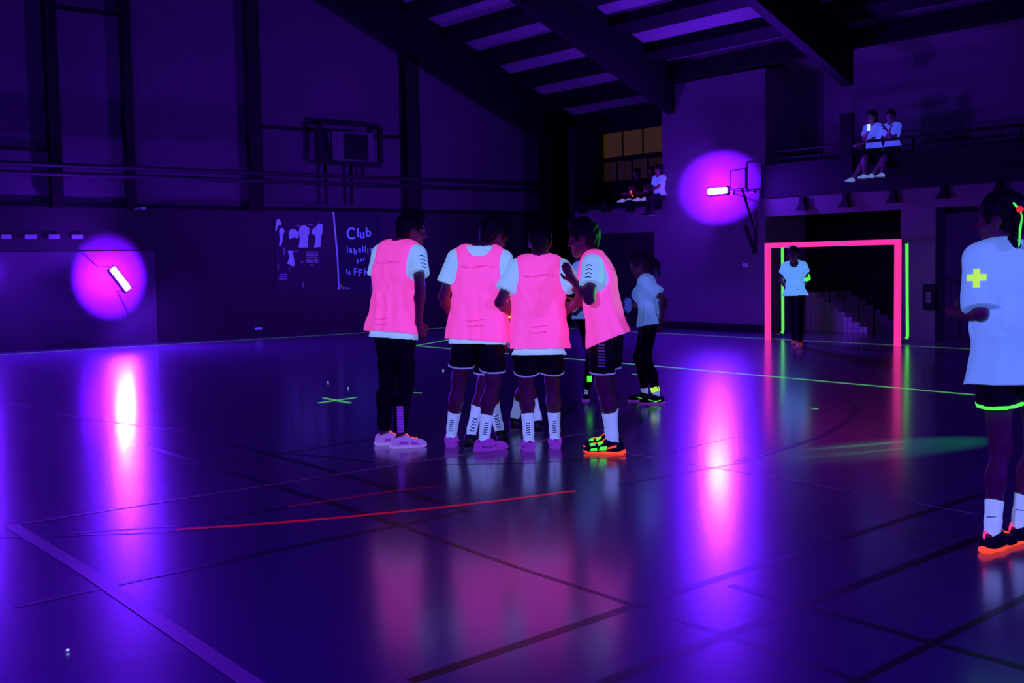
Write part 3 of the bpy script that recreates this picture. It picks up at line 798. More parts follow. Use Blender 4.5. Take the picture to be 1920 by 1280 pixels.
def decal(name, bvh, org, ud, vd, nd, quads, mt, parent, off=0.003, reach=0.6, step=0.012):
    """print quads (four (u,v) corners in metres) onto a surface by casting along nd from org"""
    Vv, Ff = [], []
    ud, vd, nd = _n(ud), _n(vd), _n(nd)
    for q in quads:
        q = A_(q, float)
        nu = max(1, int(np.linalg.norm(q[1] - q[0]) / step)); nv = max(1, int(np.linalg.norm(q[3] - q[0]) / step))
        base = len(Vv); ok = True; pts = []
        for j in range(nv + 1):
            for i in range(nu + 1):
                s, t = i / nu, j / nv
                p2 = (q[0] * (1 - s) + q[1] * s) * (1 - t) + (q[3] * (1 - s) + q[2] * s) * t
                o = A_(org) + ud * p2[0] + vd * p2[1]
                hit, nrm, _, _ = bvh.ray_cast(Vector(o - nd * reach), Vector(nd), reach * 2)
                if hit is None: ok = False; break
                pts.append(A_(hit) - nd * off)
            if not ok: break
        if not ok: continue
        Vv += pts
        for j in range(nv):
            for i in range(nu):
                a = base + j * (nu + 1) + i; Ff.append((a, a + 1, a + nu + 2, a + nu + 1))
    if not Ff: return None
    o = mk_mesh(name, A_(Vv), A_(Ff), mt, parent)
    md = o.modifiers.new('thickness', 'SOLIDIFY'); md.thickness = 0.0015; md.offset = 0
    return o


def rect(u0, v0, u1, v1, sk=0.0): return [(u0, v0), (u1, v0 + sk), (u1, v1 + sk), (u0, v1)]


def ik(a, c, l1, l2, pole):
    a, c, pole = A_(a), A_(c), A_(pole, float)
    d = c - a; L = np.linalg.norm(d); e = d / L
    if L > 0.998 * (l1 + l2): k = L / (0.998 * (l1 + l2)); l1 *= k; l2 *= k
    x = (l1 * l1 - l2 * l2 + L * L) / (2 * L); hh = sqrt(max(0, l1 * l1 - x * x))
    pv = pole - e * (pole @ e); pv = _n(pv)
    return a + e * x + pv * hh


class Person:
    def __init__(s, px, py, label, face, H, res=0.008, group=None, loc=None, female=False):
        s.loc = A_(G(px, py)) if loc is None else A_(loc)
        s.d = depth(s.loc); s.H = H; s.s = H / 1.75; s.h = res
        v = s.loc - CAM; v[2] = 0; s.away = _n(v); s.rgt = A_([s.away[1], -s.away[0], 0])
        s.root = thing('person', label, 'person', tuple(s.loc), 0.0, group)
        s.fem = female; s.face = s.hd(face)
    def hd(s, deg):      # heading: 0 = away from the camera, 90 = to the right of the view
        a = radians(deg); return cos(a) * s.away + sin(a) * s.rgt
    def px(s, x, y, dd=0.0): return DD(x, y, s.d + dd) - s.loc
    # ---- skeleton
    def pose(s, pelvis, neck, head, feet, hands, chest=None, head_face=0, head_pitch=0, elbow=((-.4, -1, -.3), (.4, -1, -.3)), foot_face=None,
             hips_w=0.088, sh_w=0.172, knee=None, ankles3=None, sh_drop=(0, 0), head_roll=0):
        S = s.s
        s.P, s.N, s.Hc = A_(pelvis), A_(neck), A_(head)
        s.up = _n(s.N - s.P); s.L = np.linalg.norm(s.N - s.P)
        f = s.hd(chest) if chest is not None else s.face
        s.fw = _n(f - s.up * (f @ s.up)); s.rt = np.cross(s.fw, s.up)
        s.hf = s.face; s.hr = A_([s.hf[1], -s.hf[0], 0])
        if s.fem: sh_w *= 0.88
        s.sh = [s.N + s.rt * sg * sh_w * S - s.up * (0.055 * S + sh_drop[i]) for i, sg in enumerate((-1, 1))]
        s.hip = [s.P + s.hr * sg * hips_w * S - A_([0, 0, .03 * S]) for sg in (-1, 1)]
        ff = foot_face or (0, 0)
        s.ffw = [s.hd(a) for a in ff]
        s.ank = [A_(a) for a in feet]
        s.kn = []
        for i in (0, 1):
            pole = knee[i] if knee else s.ffw[i]
            s.kn.append(ik(s.hip[i], s.ank[i], 0.236 * s.H, 0.236 * s.H, pole))
        s.hand = [None if h_ is None else A_(h_) for h_ in hands]; s.el = []
        for i in (0, 1):
            e = elbow[i]; pole = s.rt * e[0] + s.fw * e[1] + s.up * e[2]
            v = s.hand[i] - s.sh[i]; mx = 0.32 * s.H
            if np.linalg.norm(v) > mx: s.hand[i] = s.sh[i] + _n(v) * mx
            s.el.append(ik(s.sh[i], s.hand[i], 0.166 * s.H, 0.152 * s.H, pole))
        hf = s.hd(head_face); hp = radians(head_pitch)
        s.hfw = _n(hf * cos(hp) - Zh * sin(hp)); s.hup = _n(Zh * cos(hp) + hf * sin(hp)); s.hrt = np.cross(s.hfw, s.hup)
        if head_roll:
            a = radians(head_roll); u = s.hup * cos(a) + s.hrt * sin(a); s.hrt = s.hrt * cos(a) - s.hup * sin(a); s.hup = u
        return s
    def T(s, x, y, t): return s.P + s.up * (t * s.L) + s.rt * (x * s.s) + s.fw * (y * s.s)
    def hp(s, x, y, z): k = s.s * 1.04; return s.Hc + s.hrt * (x * k) + s.hfw * (y * k) + s.hup * (z * k)
    # ---- torso shared by body and tops; e = extra radius
    def torso(s, q, e=0.0, waist=0.0, k=0.07):
        S = s.s; w = 0.9 if s.fem else 1.0
        q.rc(s.T(-.075, 0, .0), s.T(.075, 0, .0), .100 * S + e, .100 * S + e, k, s.fw, .88)
        q.rc(s.T(-.055 * w, 0, .30), s.T(.055 * w, 0, .30), (.090 * w) * S + e + waist, (.090 * w) * S + e + waist, k, s.fw, .88)
        q.rc(s.T(-.085 * w, 0, .66), s.T(.085 * w, 0, .66), .108 * w * S + e, .108 * w * S + e, k, s.fw, .88)
        a, b = s.sh[0] * .78 + s.sh[1] * .22, s.sh[1] * .78 + s.sh[0] * .22
        q.rc(a, b, .066 * S + e * .8, .066 * S + e * .8, k, s.fw, .95)
        if s.fem:
            for sg in (-1, 1): q.el(s.T(sg * .072, .085, .60), A_([.06, .06, .062]) * S + e * .7, None, .05)
        return q
    def finger_hand(s, q, wrist, d, n, curl=0.5, spread=0.0, thumb=1):
        """d: wrist to knuckles, n: back-of-hand normal, thumb: sign of the side the thumb leaves on"""
        S = s.s; d = _n(d); n = _n(n - d * (n @ d)); b = np.cross(d, n) * thumb
        kn = wrist + d * .088 * S
        q.rc(wrist, kn, .026 * S, .034 * S, .02, n, .50)
        for i, (off, ln, r) in enumerate(((.027, .068, .0088), (.009, .077, .0090), (-.009, .071, .0086), (-.026, .055, .0078))):
            base = kn + b * off * S - d * .008 * S - d * abs(off) * .2 * S
            c = curl * (0.85 + 0.12 * i); dd = d; p = base
            for seg, fr in enumerate((.45, .31, .24)):
                a = c * (0.6, 0.75, 0.5)[seg]
                dd = _n(dd * cos(a) - n * sin(a) if seg == 0 else dd * cos(a) - _n(np.cross(np.cross(dd, n), dd)) * sin(a))
                p2 = p + (dd + b * off * spread * 6) * ln * fr * S
                q.rc(p, p2, r * (1 - .09 * seg) * S, r * (.91 - .09 * seg) * S, .006); p = p2
        tb = wrist + d * .022 * S + b * .024 * S - n * .006 * S
        t1 = tb + _n(d * .62 + b * .75 - n * .25) * .040 * S; t2 = t1 + _n(d * .85 + b * .30 - n * .35) * .030 * S; t3 = t2 + _n(d * .9 + b * .05 - n * .45) * .023 * S
        q.rc(tb, t1, .0145 * S, .0115 * S, .014); q.rc(t1, t2, .0108 * S, .0095 * S, .006); q.rc(t2, t3, .0095 * S, .0075 * S, .006)
    def body(s, mt, hand_d=(None, None), hand_n=(None, None), curl=(.45, .45), legs=True, feet=True):
        S = s.s; q = Sdf(); g = .90 if s.fem else 1.0
        s.torso(q, -.008)
        # neck and head
        q.rc(s.N - s.up * .03 * S, s.hp(0, -.012, -.055), .056 * g * S, .052 * g * S, .035)
        for sg in (-1, 1): q.rc(s.N + s.up * .02 * S, s.sh[(sg + 1) // 2] + s.up * .012 * S, .045 * S, .040 * S, .05)
        fr = np.stack([s.hrt, s.hfw, s.hup]); K = S * 1.04
        q.el(s.hp(0, -.012, .034), A_([.074, .095, .084]) * K, fr, .02)
        q.el(s.hp(0, .028, -.034), A_([.057, .062, .084]) * K, fr, .03)
        q.rc(s.hp(-.035, .010, -.075), s.hp(0, .066, -.098), .022 * K, .020 * K, .03); q.rc(s.hp(.035, .010, -.075), s.hp(0, .066, -.098), .022 * K, .020 * K, .03)
        q.rc(s.hp(-.034, .078, .020), s.hp(.034, .078, .020), .011 * K, .011 * K, .015)
        for sg in (-1, 1):
            q.el(s.hp(sg * .032, .096, .002), A_([.017, .014, .011]) * K, fr, .014, True)
            q.el(s.hp(sg * .031, .078, .001), A_([.0125, .0125, .0125]) * K, fr, .004)
            q.el(s.hp(sg * .036, .066, -.028), A_([.022, .018, .016]) * K, fr, .02)
        q.rc(s.hp(0, .088, .008), s.hp(0, .108, -.026), .0085 * K, .0125 * K, .012)
        for sg in (-1, 1): q.el(s.hp(sg * .011, .097, -.031), A_([.008, .010, .007]) * K, fr, .008)
        q.rc(s.hp(-.019, .086, -.058), s.hp(.019, .086, -.058), .0085 * K, .0085 * K, .010)
        q.rc(s.hp(-.017, .084, -.071), s.hp(.017, .084, -.071), .0090 * K, .0090 * K, .010)
        q.el(s.hp(0, .100, -.0645), A_([.020, .010, .0025]) * K, fr, .006, True)
        for sg in (-1, 1): q.el(s.hp(sg * .076, -.010, -.008), A_([.011, .021, .031]) * K, fr, .010)
        # arms and hands
        for i in (0, 1):
            q.rc(s.sh[i], s.el[i], .050 * g * S, .038 * g * S, .04)
            m_ = s.el[i] * .7 + s.hand[i] * .3
            q.rc(s.el[i], m_, .037 * g * S, .041 * g * S, .02); q.rc(m_, s.hand[i], .040 * g * S, .025 * g * S, .02)
            d = s.hand[i] - s.el[i] if hand_d[i] is None else A_(hand_d[i])
            n = (s.rt * (-1, 1)[i]) if hand_n[i] is None else A_(hand_n[i])
            if abs(_n(n) @ _n(d)) > .93: n = s.fw
            d_, n_ = _n(d), _n(n); bb = np.cross(d_, n_); th = 1 if bb @ s.fw > 0 else -1
            if abs(bb @ s.fw) < .25: th = 1 if bb @ s.up > 0 else -1
            s.finger_hand(q, s.hand[i], d, n, curl[i], 0.0, th)
        # legs
        if legs:
            for i in (0, 1):
                back = -_n(s.ffw[i]); kn, an, hp_ = s.kn[i], s.ank[i], s.hip[i]
                q.rc(hp_, kn * .92 + hp_ * .08, .086 * S, .056 * g * S, .05)
                q.rc(hp_ * .08 + kn * .92, kn, .055 * g * S, .050 * g * S, .03)
                m_ = kn * .68 + an * .32 + back * .018 * S
                q.rc(kn, m_, .047 * g * S, .055 * g * S, .03); q.rc(m_, an * .85 + kn * .15, .053 * g * S, .035 * g * S, .03); q.rc(an * .85 + kn * .15, an, .034 * S, .034 * S, .02)
                if feet:
                    s.foot_sdf(q, i)
        s.bo, s.bvf = grow('body', q, s.h, mt, s.root)
        return s.bo
    def fframe(s, i):
        fw = _n(s.ffw[i]); sd = A_([fw[1], -fw[0], 0]); sd = _n(sd); return fw, sd, np.cross(sd, fw)
    def foot_sdf(s, q, i):
        fw, sd, up = s.fframe(i); a = s.ank[i]; S = s.s
        q.rc(a - up * .035 * S - fw * .03 * S, a - up * .05 * S + fw * .13 * S, .030 * S, .022 * S, .02)
    # ---- clothing
    def top(s, name, mt, e=.028, hem=-.24, flare=.03, sleeve=.56, sl_r=.072, sl_e=.080, neck_cut=True, tilt=0.0, folds=.006, seed=0, armhole=False, thick=.003, sleeves=True, hem_side=0.0, low=None, neck_r=.078, neck_dy=.02, neck_dt=1.04, waist=.012):
        S = s.s; q = Sdf(); s.wst = waist; s.torso(q, e * S, waist=waist * S, k=.06)
        hb = s.T(0, .0, hem - .10)
        q.rc(hb - s.rt * .085 * S, hb + s.rt * .085 * S, (.095 + flare) * S + e * S, (.095 + flare) * S + e * S, .08, s.fw, .86)
        if not armhole:
            for sg in (-1, 1): q.rc(s.N + s.up * .012 * S, s.sh[(sg + 1) // 2] + s.up * .012 * S, .052 * S, .050 * S, .05)
        else:
            for sg in (-1, 1): q.rc(s.N + s.up * .016 * S, s.N * .35 + s.sh[(sg + 1) // 2] * .65 + s.up * .020 * S, .058 * S, .054 * S, .05)
        if sleeves and not armhole:
            for i in (0, 1):
                en = s.sh[i] * (1 - sleeve) + s.el[i] * sleeve
                ex = s.sh[i] * (1 - sleeve - .15) + s.el[i] * (sleeve + .15)
                q.rc(s.sh[i] - s.up * .005, ex, sl_r * S, (sl_e + .003) * S, .04)
                s_dir = _n(s.el[i] - s.sh[i])
                q.sleeve = getattr(q, 'sleeve', []) + [(en, s_dir, s.sh[i])]
        if armhole:
            for i, sg in enumerate((-1, 1)):
                c = s.T(sg * .245, .0, .78) ; q.el(c, A_([.098, .30, .165]) * S, np.stack([s.rt, s.fw, s.up]), .012, True)
        sl = getattr(q, 'sleeve', [])
        rs = np.random.default_rng(seed + 11); ph = rs.uniform(0, 6.28, 9); fq = rs.uniform(.7, 1.3, 6)
        P0, up, rt, fw, L = s.P, s.up, s.rt, s.fw, s.L
        def fold(X):
            r = X - P0; z = (r @ up); x = (r @ rt); y = (r @ fw)
            ang = np.arctan2(y, x)
            low_ = np.clip(1.05 - z / L, 0.1, 1.3)
            f = np.sin(ang * 7 * fq[0] + ph[0] + 2.0 * np.sin(z * 5 + ph[1])) + .7 * np.sin(ang * 11 * fq[1] + ph[2] + 1.5 * np.sin(z * 7 + ph[3]))
            f2 = np.sin(z * 38 * fq[2] + 9 * x + 6 * np.sin(x * 13 + ph[4]) + ph[5]) * np.clip(.55 - np.abs(z / L - .35), 0, 1)
            return folds * (f * .55 * low_ + .5 * f2)
        q.fold = fold
        up_t = _n(s.up * 1.0 + s.rt * hem_side + s.fw * tilt)
        q.cut(s.T(0, 0, hem), -up_t)
        if neck_cut:
            q.el(s.T(0, neck_dy, neck_dt + .05), A_([neck_r, .085, .07 + .05 * s.L]) * S, np.stack([s.rt, s.fw, s.up]), .01, True)
        if sl:
            base_ev = q.ev
            def ev(X, base_ev=base_ev):
                d = base_ev(X)
                for en, sd, sh in sl:
                    near = ((X - sh) ** 2).sum(1) < (.40 * S) ** 2
                    # only the sleeve itself is trimmed, not the flank beside it
                    side = np.abs((X - s.P) @ s.rt) > 0.0
                    ax = X - sh; t = ax @ sd; rad = np.sqrt(np.maximum(0, (ax * ax).sum(1) - t * t))
                    m_ = near & (rad < .105 * S) & (t > 0)
                    dt = s.tor_only(X, e, hem, flare) if m_.any() else None
                    if dt is not None: d = np.where(m_ & (t > np.linalg.norm(en - sh)), np.maximum(d, np.minimum(dt + 0.004, t - np.linalg.norm(en - sh))), d)
                return d
            q.ev = ev
        o, vf = grow(name, q, s.h, mt, s.root)
        # open sleeve ends
        if thick:
            md = o.modifiers.new('thickness', 'SOLIDIFY'); md.thickness = thick; md.offset = -1
        return o, vf
    def tor_only(s, X, e, hem, flare):
        q = Sdf(); s.torso(q, e * s.s, waist=s.wst * s.s, k=.06); hb = s.T(0, 0, hem - .10)
        q.rc(hb - s.rt * .085 * s.s, hb + s.rt * .085 * s.s, (.095 + flare) * s.s + e * s.s, (.095 + flare) * s.s + e * s.s, .08, s.fw, .86)
        return q.ev(X)
    def shorts(s, mt, frac=.62, loose=.028, trim=None, name='shorts', wide=.0, trim_w=.012, top=.20, h=None, folds=.004):
        S = s.s; h = h or s.h
        def build(extra):
            q = Sdf()
            q.rc(s.T(-.075, 0, .0), s.T(.075, 0, .0), .108 * S + extra, .108 * S + extra, .05, s.fw, .9)
            q.rc(s.T(-.065, 0, .16), s.T(.065, 0, .16), .100 * S + extra, .100 * S + extra, .05, s.fw, .9)
            for i in (0, 1):
                en = s.hip[i] * (1 - frac - .08) + s.kn[i] * (frac + .08)
                q.rc(s.hip[i], en, .096 * S + extra, (.058 + loose + wide) * S + extra, .03)
            def fold(X):
                r = X - s.P; return folds * (np.sin(r[:, 0] * 45 + 6 * np.sin(r[:, 2] * 14)) + np.sin(r[:, 1] * 40 + r[:, 2] * 12)) * .6
            q.fold = fold
            return q
        q = build(0.0); pl = s.hip[0] * (1 - frac) + s.kn[0] * frac; pr = s.hip[1] * (1 - frac) + s.kn[1] * frac
        c = (pl + pr) / 2; n = _n(_n(s.kn[0] - s.hip[0]) + _n(s.kn[1] - s.hip[1]))
        q.cut(c, n); q.cut(s.T(0, 0, top), s.up)
        o, vf = grow(name, q, h, mt, s.root)
        md = o.modifiers.new('thickness', 'SOLIDIFY'); md.thickness = .003; md.offset = -1
        if trim:
            q = build(.004); q.cut(c + n * .004, n); q.cut(c - n * trim_w, -n)
            t, _ = grow('hem_trim', q, min(h, .006), trim, o); md = t.modifiers.new('thickness', 'SOLIDIFY'); md.thickness = .002; md.offset = -1
            for m_ in ('parent',): t.parent = o
        return o, vf
    def trousers(s, mt, to=.93, loose=.014, name='trousers', ank_r=.046):
        S = s.s; q = Sdf()
        q.rc(s.T(-.075, 0, .0), s.T(.075, 0, .0), .104 * S, .104 * S, .05, s.fw, .9)
        q.rc(s.T(-.065, 0, .16), s.T(.065, 0, .16), .098 * S, .098 * S, .05, s.fw, .9)
        for i in (0, 1):
            back = -_n(s.ffw[i]); kn, an, hp_ = s.kn[i], s.ank[i], s.hip[i]; en = kn * (1 - to) + an * to; ex = en + _n(an - kn) * .05
            q.rc(hp_, kn, .092 * S, (.050 + loose) * S, .04); m_ = kn * .65 + an * .35 + back * .016 * S
            q.rc(kn, m_, (.048 + loose) * S, (.050 + loose) * S, .03); q.rc(m_, ex, (.049 + loose) * S, ank_r * S, .03)
            q.trim = getattr(q, 'trim', []) + [(en, _n(an - kn), kn)]
        def fold(X):
            r = X - s.P; return .0035 * (np.sin(r[:, 2] * 55 + 9 * np.sin(r[:, 0] * 20)) + np.sin(r[:, 2] * 31 + r[:, 1] * 25)) * np.clip(1.3 + r[:, 2] / .8 * -.3, .3, 1)
        q.fold = fold
        base = q.ev
        def ev(X):
            d = base(X)
            for en, n, kn in q.trim:
                m_ = ((X - en) ** 2).sum(1) < .15 ** 2
                d = np.where(m_, np.maximum(d, (X - en) @ n), d)
            return d
        q.ev = ev
        q.cut(s.T(0, 0, .2), s.up)
        return grow(name, q, s.h, mt, s.root)
    def sock(s, i, mt, top=.55, fat=.004, stripes=None, smat=None, face=None, name='sock', low=.0):
        """top: fraction of the shin from ankle to knee"""
        S = s.s; g = .9 if s.fem else 1.0; q = Sdf(); kn, an = s.kn[i], s.ank[i]; back = -_n(s.ffw[i])
        m_ = kn * .68 + an * .32 + back * .018 * S
        q.rc(kn, m_, (.047 * g + fat) * S, (.055 * g + fat) * S, .03); q.rc(m_, an * .85 + kn * .15, (.053 * g + fat) * S, (.036 * g + fat) * S, .03); q.rc(an * .85 + kn * .15, an - A_([0, 0, .03 * S]), (.036 * g + fat) * S, (.036 + fat) * S, .02)
        n = _n(kn - an); q.cut(an * (1 - top) + kn * top, n)
        if low: q.cut(an * (1 - low) + kn * low, -n)
        o, vf = grow(name, q, min(s.h, .006), mt, s.root)
        if stripes:
            bv = make_bvh(vf); vd = n; look = _n(s.away if face is None else s.hd(face)); ud = _n(np.cross(look, vd))
            decal('sock_print', bv, an + back * .01, ud, vd, look, stripes, smat or M['mark'], o, .0025, .3, .008)
        return o
    def shoe(s, i, up_m, sole_m, lace_m=None, extra=None, big=1.0):
        S = s.s * big; fw, sd, up = s.fframe(i); a = s.ank[i]; g0 = a - up * .085 * s.s      # g0 on the ground under the ankle
        L = lambda x, y, z: g0 + sd * x * S + fw * y * S + up * z * S
        q = Sdf()
        q.rc(L(0, -.035, .045), L(0, .02, .055), .040 * S, .044 * S, .03, up, 1.1)
        q.rc(L(0, .02, .055), L(.004, .14, .032), .042 * S, .036 * S, .04, up, .85)
        q.rc(L(.004, .12, .030), L(.006, .170, .026), .040 * S, .030 * S, .03, up, .72)
        q.rc(L(0, -.02, .075), L(0, .01, .08), .040 * S, .042 * S, .02)
        q.cut(L(0, 0, .016), -up, True); q.cut(L(0, 0, .096) , _n(up - fw * .25))
        o, vf = grow('shoe', q, min(s.h, .0055), up_m, s.root)
        q = Sdf()
        q.rc(L(0, -.045, .014), L(0, .03, .014), .036 * S, .036 * S, .03, up, .45)
        q.rc(L(.002, .03, .014), L(.006, .165, .016), .037 * S, .036 * S, .03, up, .42)
        q.rc(L(0, -.062, .024), L(0, -.05, .02), .020 * S, .028 * S, .02, up, .7)
        q.cut(L(0, 0, .0012), -up, True)
        grow('sole', q, min(s.h, .005), sole_m, o)
        bv = make_bvh(vf)
        if lace_m:
            quads = [rect(-.020 * S, (.045 + .018 * k) * S, .020 * S, (.053 + .018 * k) * S, .004 * (-1) ** k) for k in range(5)]
            decal('laces', bv, L(0, 0, 0), sd, fw, -up, quads, lace_m, o, .004, .3, .008)
            for ob in o.children:
                if ob.name.startswith('laces'): ob.modifiers['thickness'].thickness = .005
        for (nm, m_, side, quads) in (extra or []):
            if side == 'top': decal(nm, bv, L(0, 0, 0), sd, fw, -up, [[(u * S, v * S) for u, v in qd] for qd in quads], m_, o, .004, .3, .01)
            else: decal(nm, bv, L(0, 0, 0), fw, up, -sd * side, [[(u * S, v * S) for u, v in qd] for qd in quads], m_, o, .004, .3, .01)
        return o
    def hair(s, mt, kind='short', e=.012):
        K = s.s * 1.04; fr = np.stack([s.hrt, s.hfw, s.hup]); q = Sdf()
        q.el(s.hp(0, -.016, .038), A_([.074 + e, .096 + e, .084 + e + .004]) * K, fr, .02)
        if kind == 'long':
            for sg in (-1, 1): q.rc(s.hp(sg * .065, -.01, .02), s.hp(sg * .07, -.01, -.17), .030 * K, .036 * K, .04)
            q.rc(s.hp(0, -.07, .02), s.hp(0, -.075, -.18), .06 * K, .055 * K, .05)
        else:
            q.rc(s.hp(0, -.062, .0), s.hp(0, -.052, -.050), .062 * K, .050 * K, .03, s.hrt, 1.05)
        if kind == 'quiff': q.rc(s.hp(-.04, .055, .112), s.hp(.04, .058, .112), .022 * K, .022 * K, .03); q.rc(s.hp(0, -.03, .125), s.hp(0, .05, .118), .030 * K, .026 * K, .04)
        if kind in ('pony',):
            q.rc(s.hp(0, -.09, .055), s.hp(0, -.125, .055), .026 * K, .030 * K, .02)
            q.rc(s.hp(0, -.125, .05), s.hp(.005, -.165, -.06), .034 * K, .034 * K, .02); q.rc(s.hp(.005, -.165, -.06), s.hp(.0, -.15, -.19), .033 * K, .012 * K, .03)
        # keep the face clear
        q.el(s.hp(0, .10, -.035), A_([.082, .085, .098]) * K, fr, .012, True)
        for sg in (-1, 1): q.el(s.hp(sg * .086, .005, -.02), A_([.030, .034, .042]) * K, fr, .012, True)
        rs = np.random.default_rng(5)
        def fold(X):
            r = (X - s.Hc) @ fr.T
            return .003 * (np.sin(r[:, 0] * 170 + 4 * np.sin(r[:, 1] * 40)) + np.sin(r[:, 1] * 130 + r[:, 2] * 90))
        q.fold = fold
        o, vf = grow('hair', q, min(s.h, .006), mt, s.root); s.hair_vf = vf
        return o
    def band(s, name, a, b, t0, t1, r, mt):
        """a short cuff round the limb from a to b"""
        a, b = A_(a), A_(b); q = Sdf(); q.rc(a, b, r, r, .01); n = _n(b - a); L = np.linalg.norm(b - a)
        q.cut(a + n * L * t1, n); q.cut(a + n * L * t0, -n)
        o, _ = grow(name, q, .005, mt, s.root); md = o.modifiers.new('thickness', 'SOLIDIFY'); md.thickness = .003
        return o


def bib_print(P, o, vf):
    """worn, unreadable lettering high and low on the back of a bib"""
    bv = make_bvh(vf); S = P.s; r = random.Random(3); qs = []
    def word(u, u1, z0, hh):
        while u < u1:
            w = r.uniform(.010, .017); z = z0 + .006 * sin(u * 26) + r.uniform(-.002, .002); t = .0045
            qs.append(rect(u * S, z, (u + t) * S, z + hh))                               # stem
            if r.random() < .7: qs.append(rect((u + t) * S, z + hh - t, (u + w) * S, z + hh))
            if r.random() < .5: qs.append(rect((u + t) * S, z + hh * .42, (u + w) * S, z + hh * .42 + t))
            if r.random() < .5: qs.append(rect((u + w - t) * S, z, (u + w) * S, z + hh - t - .001))
            u += w + .004
    word(-.112, .112, 0.0, .019)
    decal('back_lettering', bv, P.T(0, 0, .76), P.rt, P.up, P.fw, qs, M['bib_print'], o, .004, .6, .02)
    qs = []
    word(-.075, .06, 0.0, .011); word(-.07, .055, -.042, .011)
    decal('hem_lettering', bv, P.T(0, 0, .04), P.rt, P.up, P.fw, qs, M['bib_print'], o, .004, .6, .02)


def chevrons(P, i, o, vf, look, n=4, start=.10, gap=.042, w=.022):
    """small dark arrow marks down the sleeve"""
    bv = make_bvh(vf); d = _n(P.el[i] - P.sh[i]); lk = _n(look); ud = _n(np.cross(lk, -d)); qs = []
    for k in range(n):
        v = -(start + k * gap) * P.s * 0.8
        qs += [[(-w, v - .006), (0, v + .004), (0, v + .012), (-w, v + .002)], [(0, v + .004), (w, v - .006), (w, v + .002), (0, v + .012)]]
    decal('sleeve_chevrons', bv, P.sh[i] + P.up * .03, ud, -d, lk, qs, M['mark'], o, .004, .3, .012)


LADDER = [rect(-.014, .045 + .017 * k, .016, .052 + .017 * k, .003) for k in range(6)]
SWOOSH = [[(-.04, .040), (.02, .026), (.02, .034), (-.035, .050)], [(.02, .026), (.10, .052), (.10, .055), (.02, .034)]]


# ------------------------------------------------------------------ the cast
def ank(P, px, py, dd=None):
    g = G(px, py) - P.loc; return A_([g[0], g[1], .085 * P.s])


NEAR = 0.0075
# 1. player at the left of the huddle, black trousers
P = Person(744, 840, 'tall player in pink bib and long black trousers at the left of the huddle', 38, 1.82, NEAR)
P.pose(P.px(739, 606), P.px(749, 463), P.px(772, 433, .03), (ank(P, 721, 834), ank(P, 751, 840)), (P.px(732, 600, .22), P.px(785, 604, -.16)),
       chest=38, head_face=80, head_pitch=8, foot_face=(70, 82), elbow=((-.3, -1, -.4), (.7, -.7, -.2)))
P.body(M['skin'], hand_d=(None, P.rgt * .3 - Zh), hand_n=(None, P.rgt * .4 - P.away), curl=(.5, .4)); P.hair(M['hair'], 'quiff')
sh, svf = P.top('t_shirt', M['white'], e=.026, hem=-.20, flare=.012, sleeve=.60, seed=1, neck_r=.07)
chevrons(P, 1, sh, svf, P.hd(-25), 5, .06)
b, bvf = P.top('bib', M['bib'], e=.046, hem=-.13, flare=.022, armhole=True, folds=.011, seed=2, tilt=.06)
bib_print(P, b, bvf)
t, tvf = P.trousers(M['black_cloth'])
decal('shin_print', make_bvh(tvf), P.ank[1] * .9 + P.kn[1] * .1, P.rgt, Zh, P.away, [rect(-.028, .0 + k * .021, .022, .0175 + k * .021) for k in range(10)], M['violet_print'], t, .004, .5, .01)
for i in (0, 1): P.shoe(i, M['shoe_pale'], M['sole_pale'], M['orange'], [('side_panel', M['shoe_violet'], sd_, [[(-.02, .035), (.06, .03), (.05, .055), (-.01, .062)], [(.07, .03), (.14, .028), (.12, .045), (.07, .055)]]) for sd_ in (-1, 1)])

# 2. player with head turned right, second from left
P = Person(882, 848, 'player in pink bib, second from left, back turned with head bent to the right', 8, 1.82, NEAR)
P.pose(P.px(897, 608), P.px(900, 472), P.px(927, 441, .06), (ank(P, 846, 838), ank(P, 907, 846)), (P.px(850, 600, .22), P.px(948, 628, .10)),
       chest=6, head_face=55, head_pitch=25, foot_face=(5, 62), elbow=((-.6, -1, -.3), (.6, -1, -.2)), head_roll=8)
P.body(M['skin'], curl=(.6, .6)); P.hair(M['hair'], 'short')
sh, svf = P.top('t_shirt', M['white'], e=.026, hem=-.275, flare=.02, sleeve=.66, seed=3, sl_e=.086, neck_r=.082, neck_dy=.03)
b, bvf = P.top('bib', M['bib'], e=.048, hem=-.225, flare=.018, armhole=True, folds=.011, seed=4, neck_r=.10, neck_dt=.99, neck_dy=-.03, hem_side=.05)
bib_print(P, b, bvf)
so, svf = P.shorts(M['black_cloth2'], .72, .035, M['trim'])
decal('side_print', make_bvh(svf), P.hip[1], P.rgt, Zh, P.away, [[(.085 + .004 * k, -.03 - .022 * k), (.098 + .004 * k, -.03 - .022 * k), (.104 + .004 * k, -.022 - .022 * k), (.088 + .004 * k, -.022 - .022 * k)] for k in range(9)], M['trim_dim'], so, .004, .5, .01)
P.sock(0, M['sock'], .46, stripes=LADDER, face=15); P.sock(1, M['sock'], .46, stripes=LADDER, face=-10)
for i in (0, 1): P.shoe(i, M['shoe_violet'], M['sole_violet'], M['shoe_dark'], [('swoosh', M['mark'], sd_, SWOOSH) for sd_ in (-1, 1)])

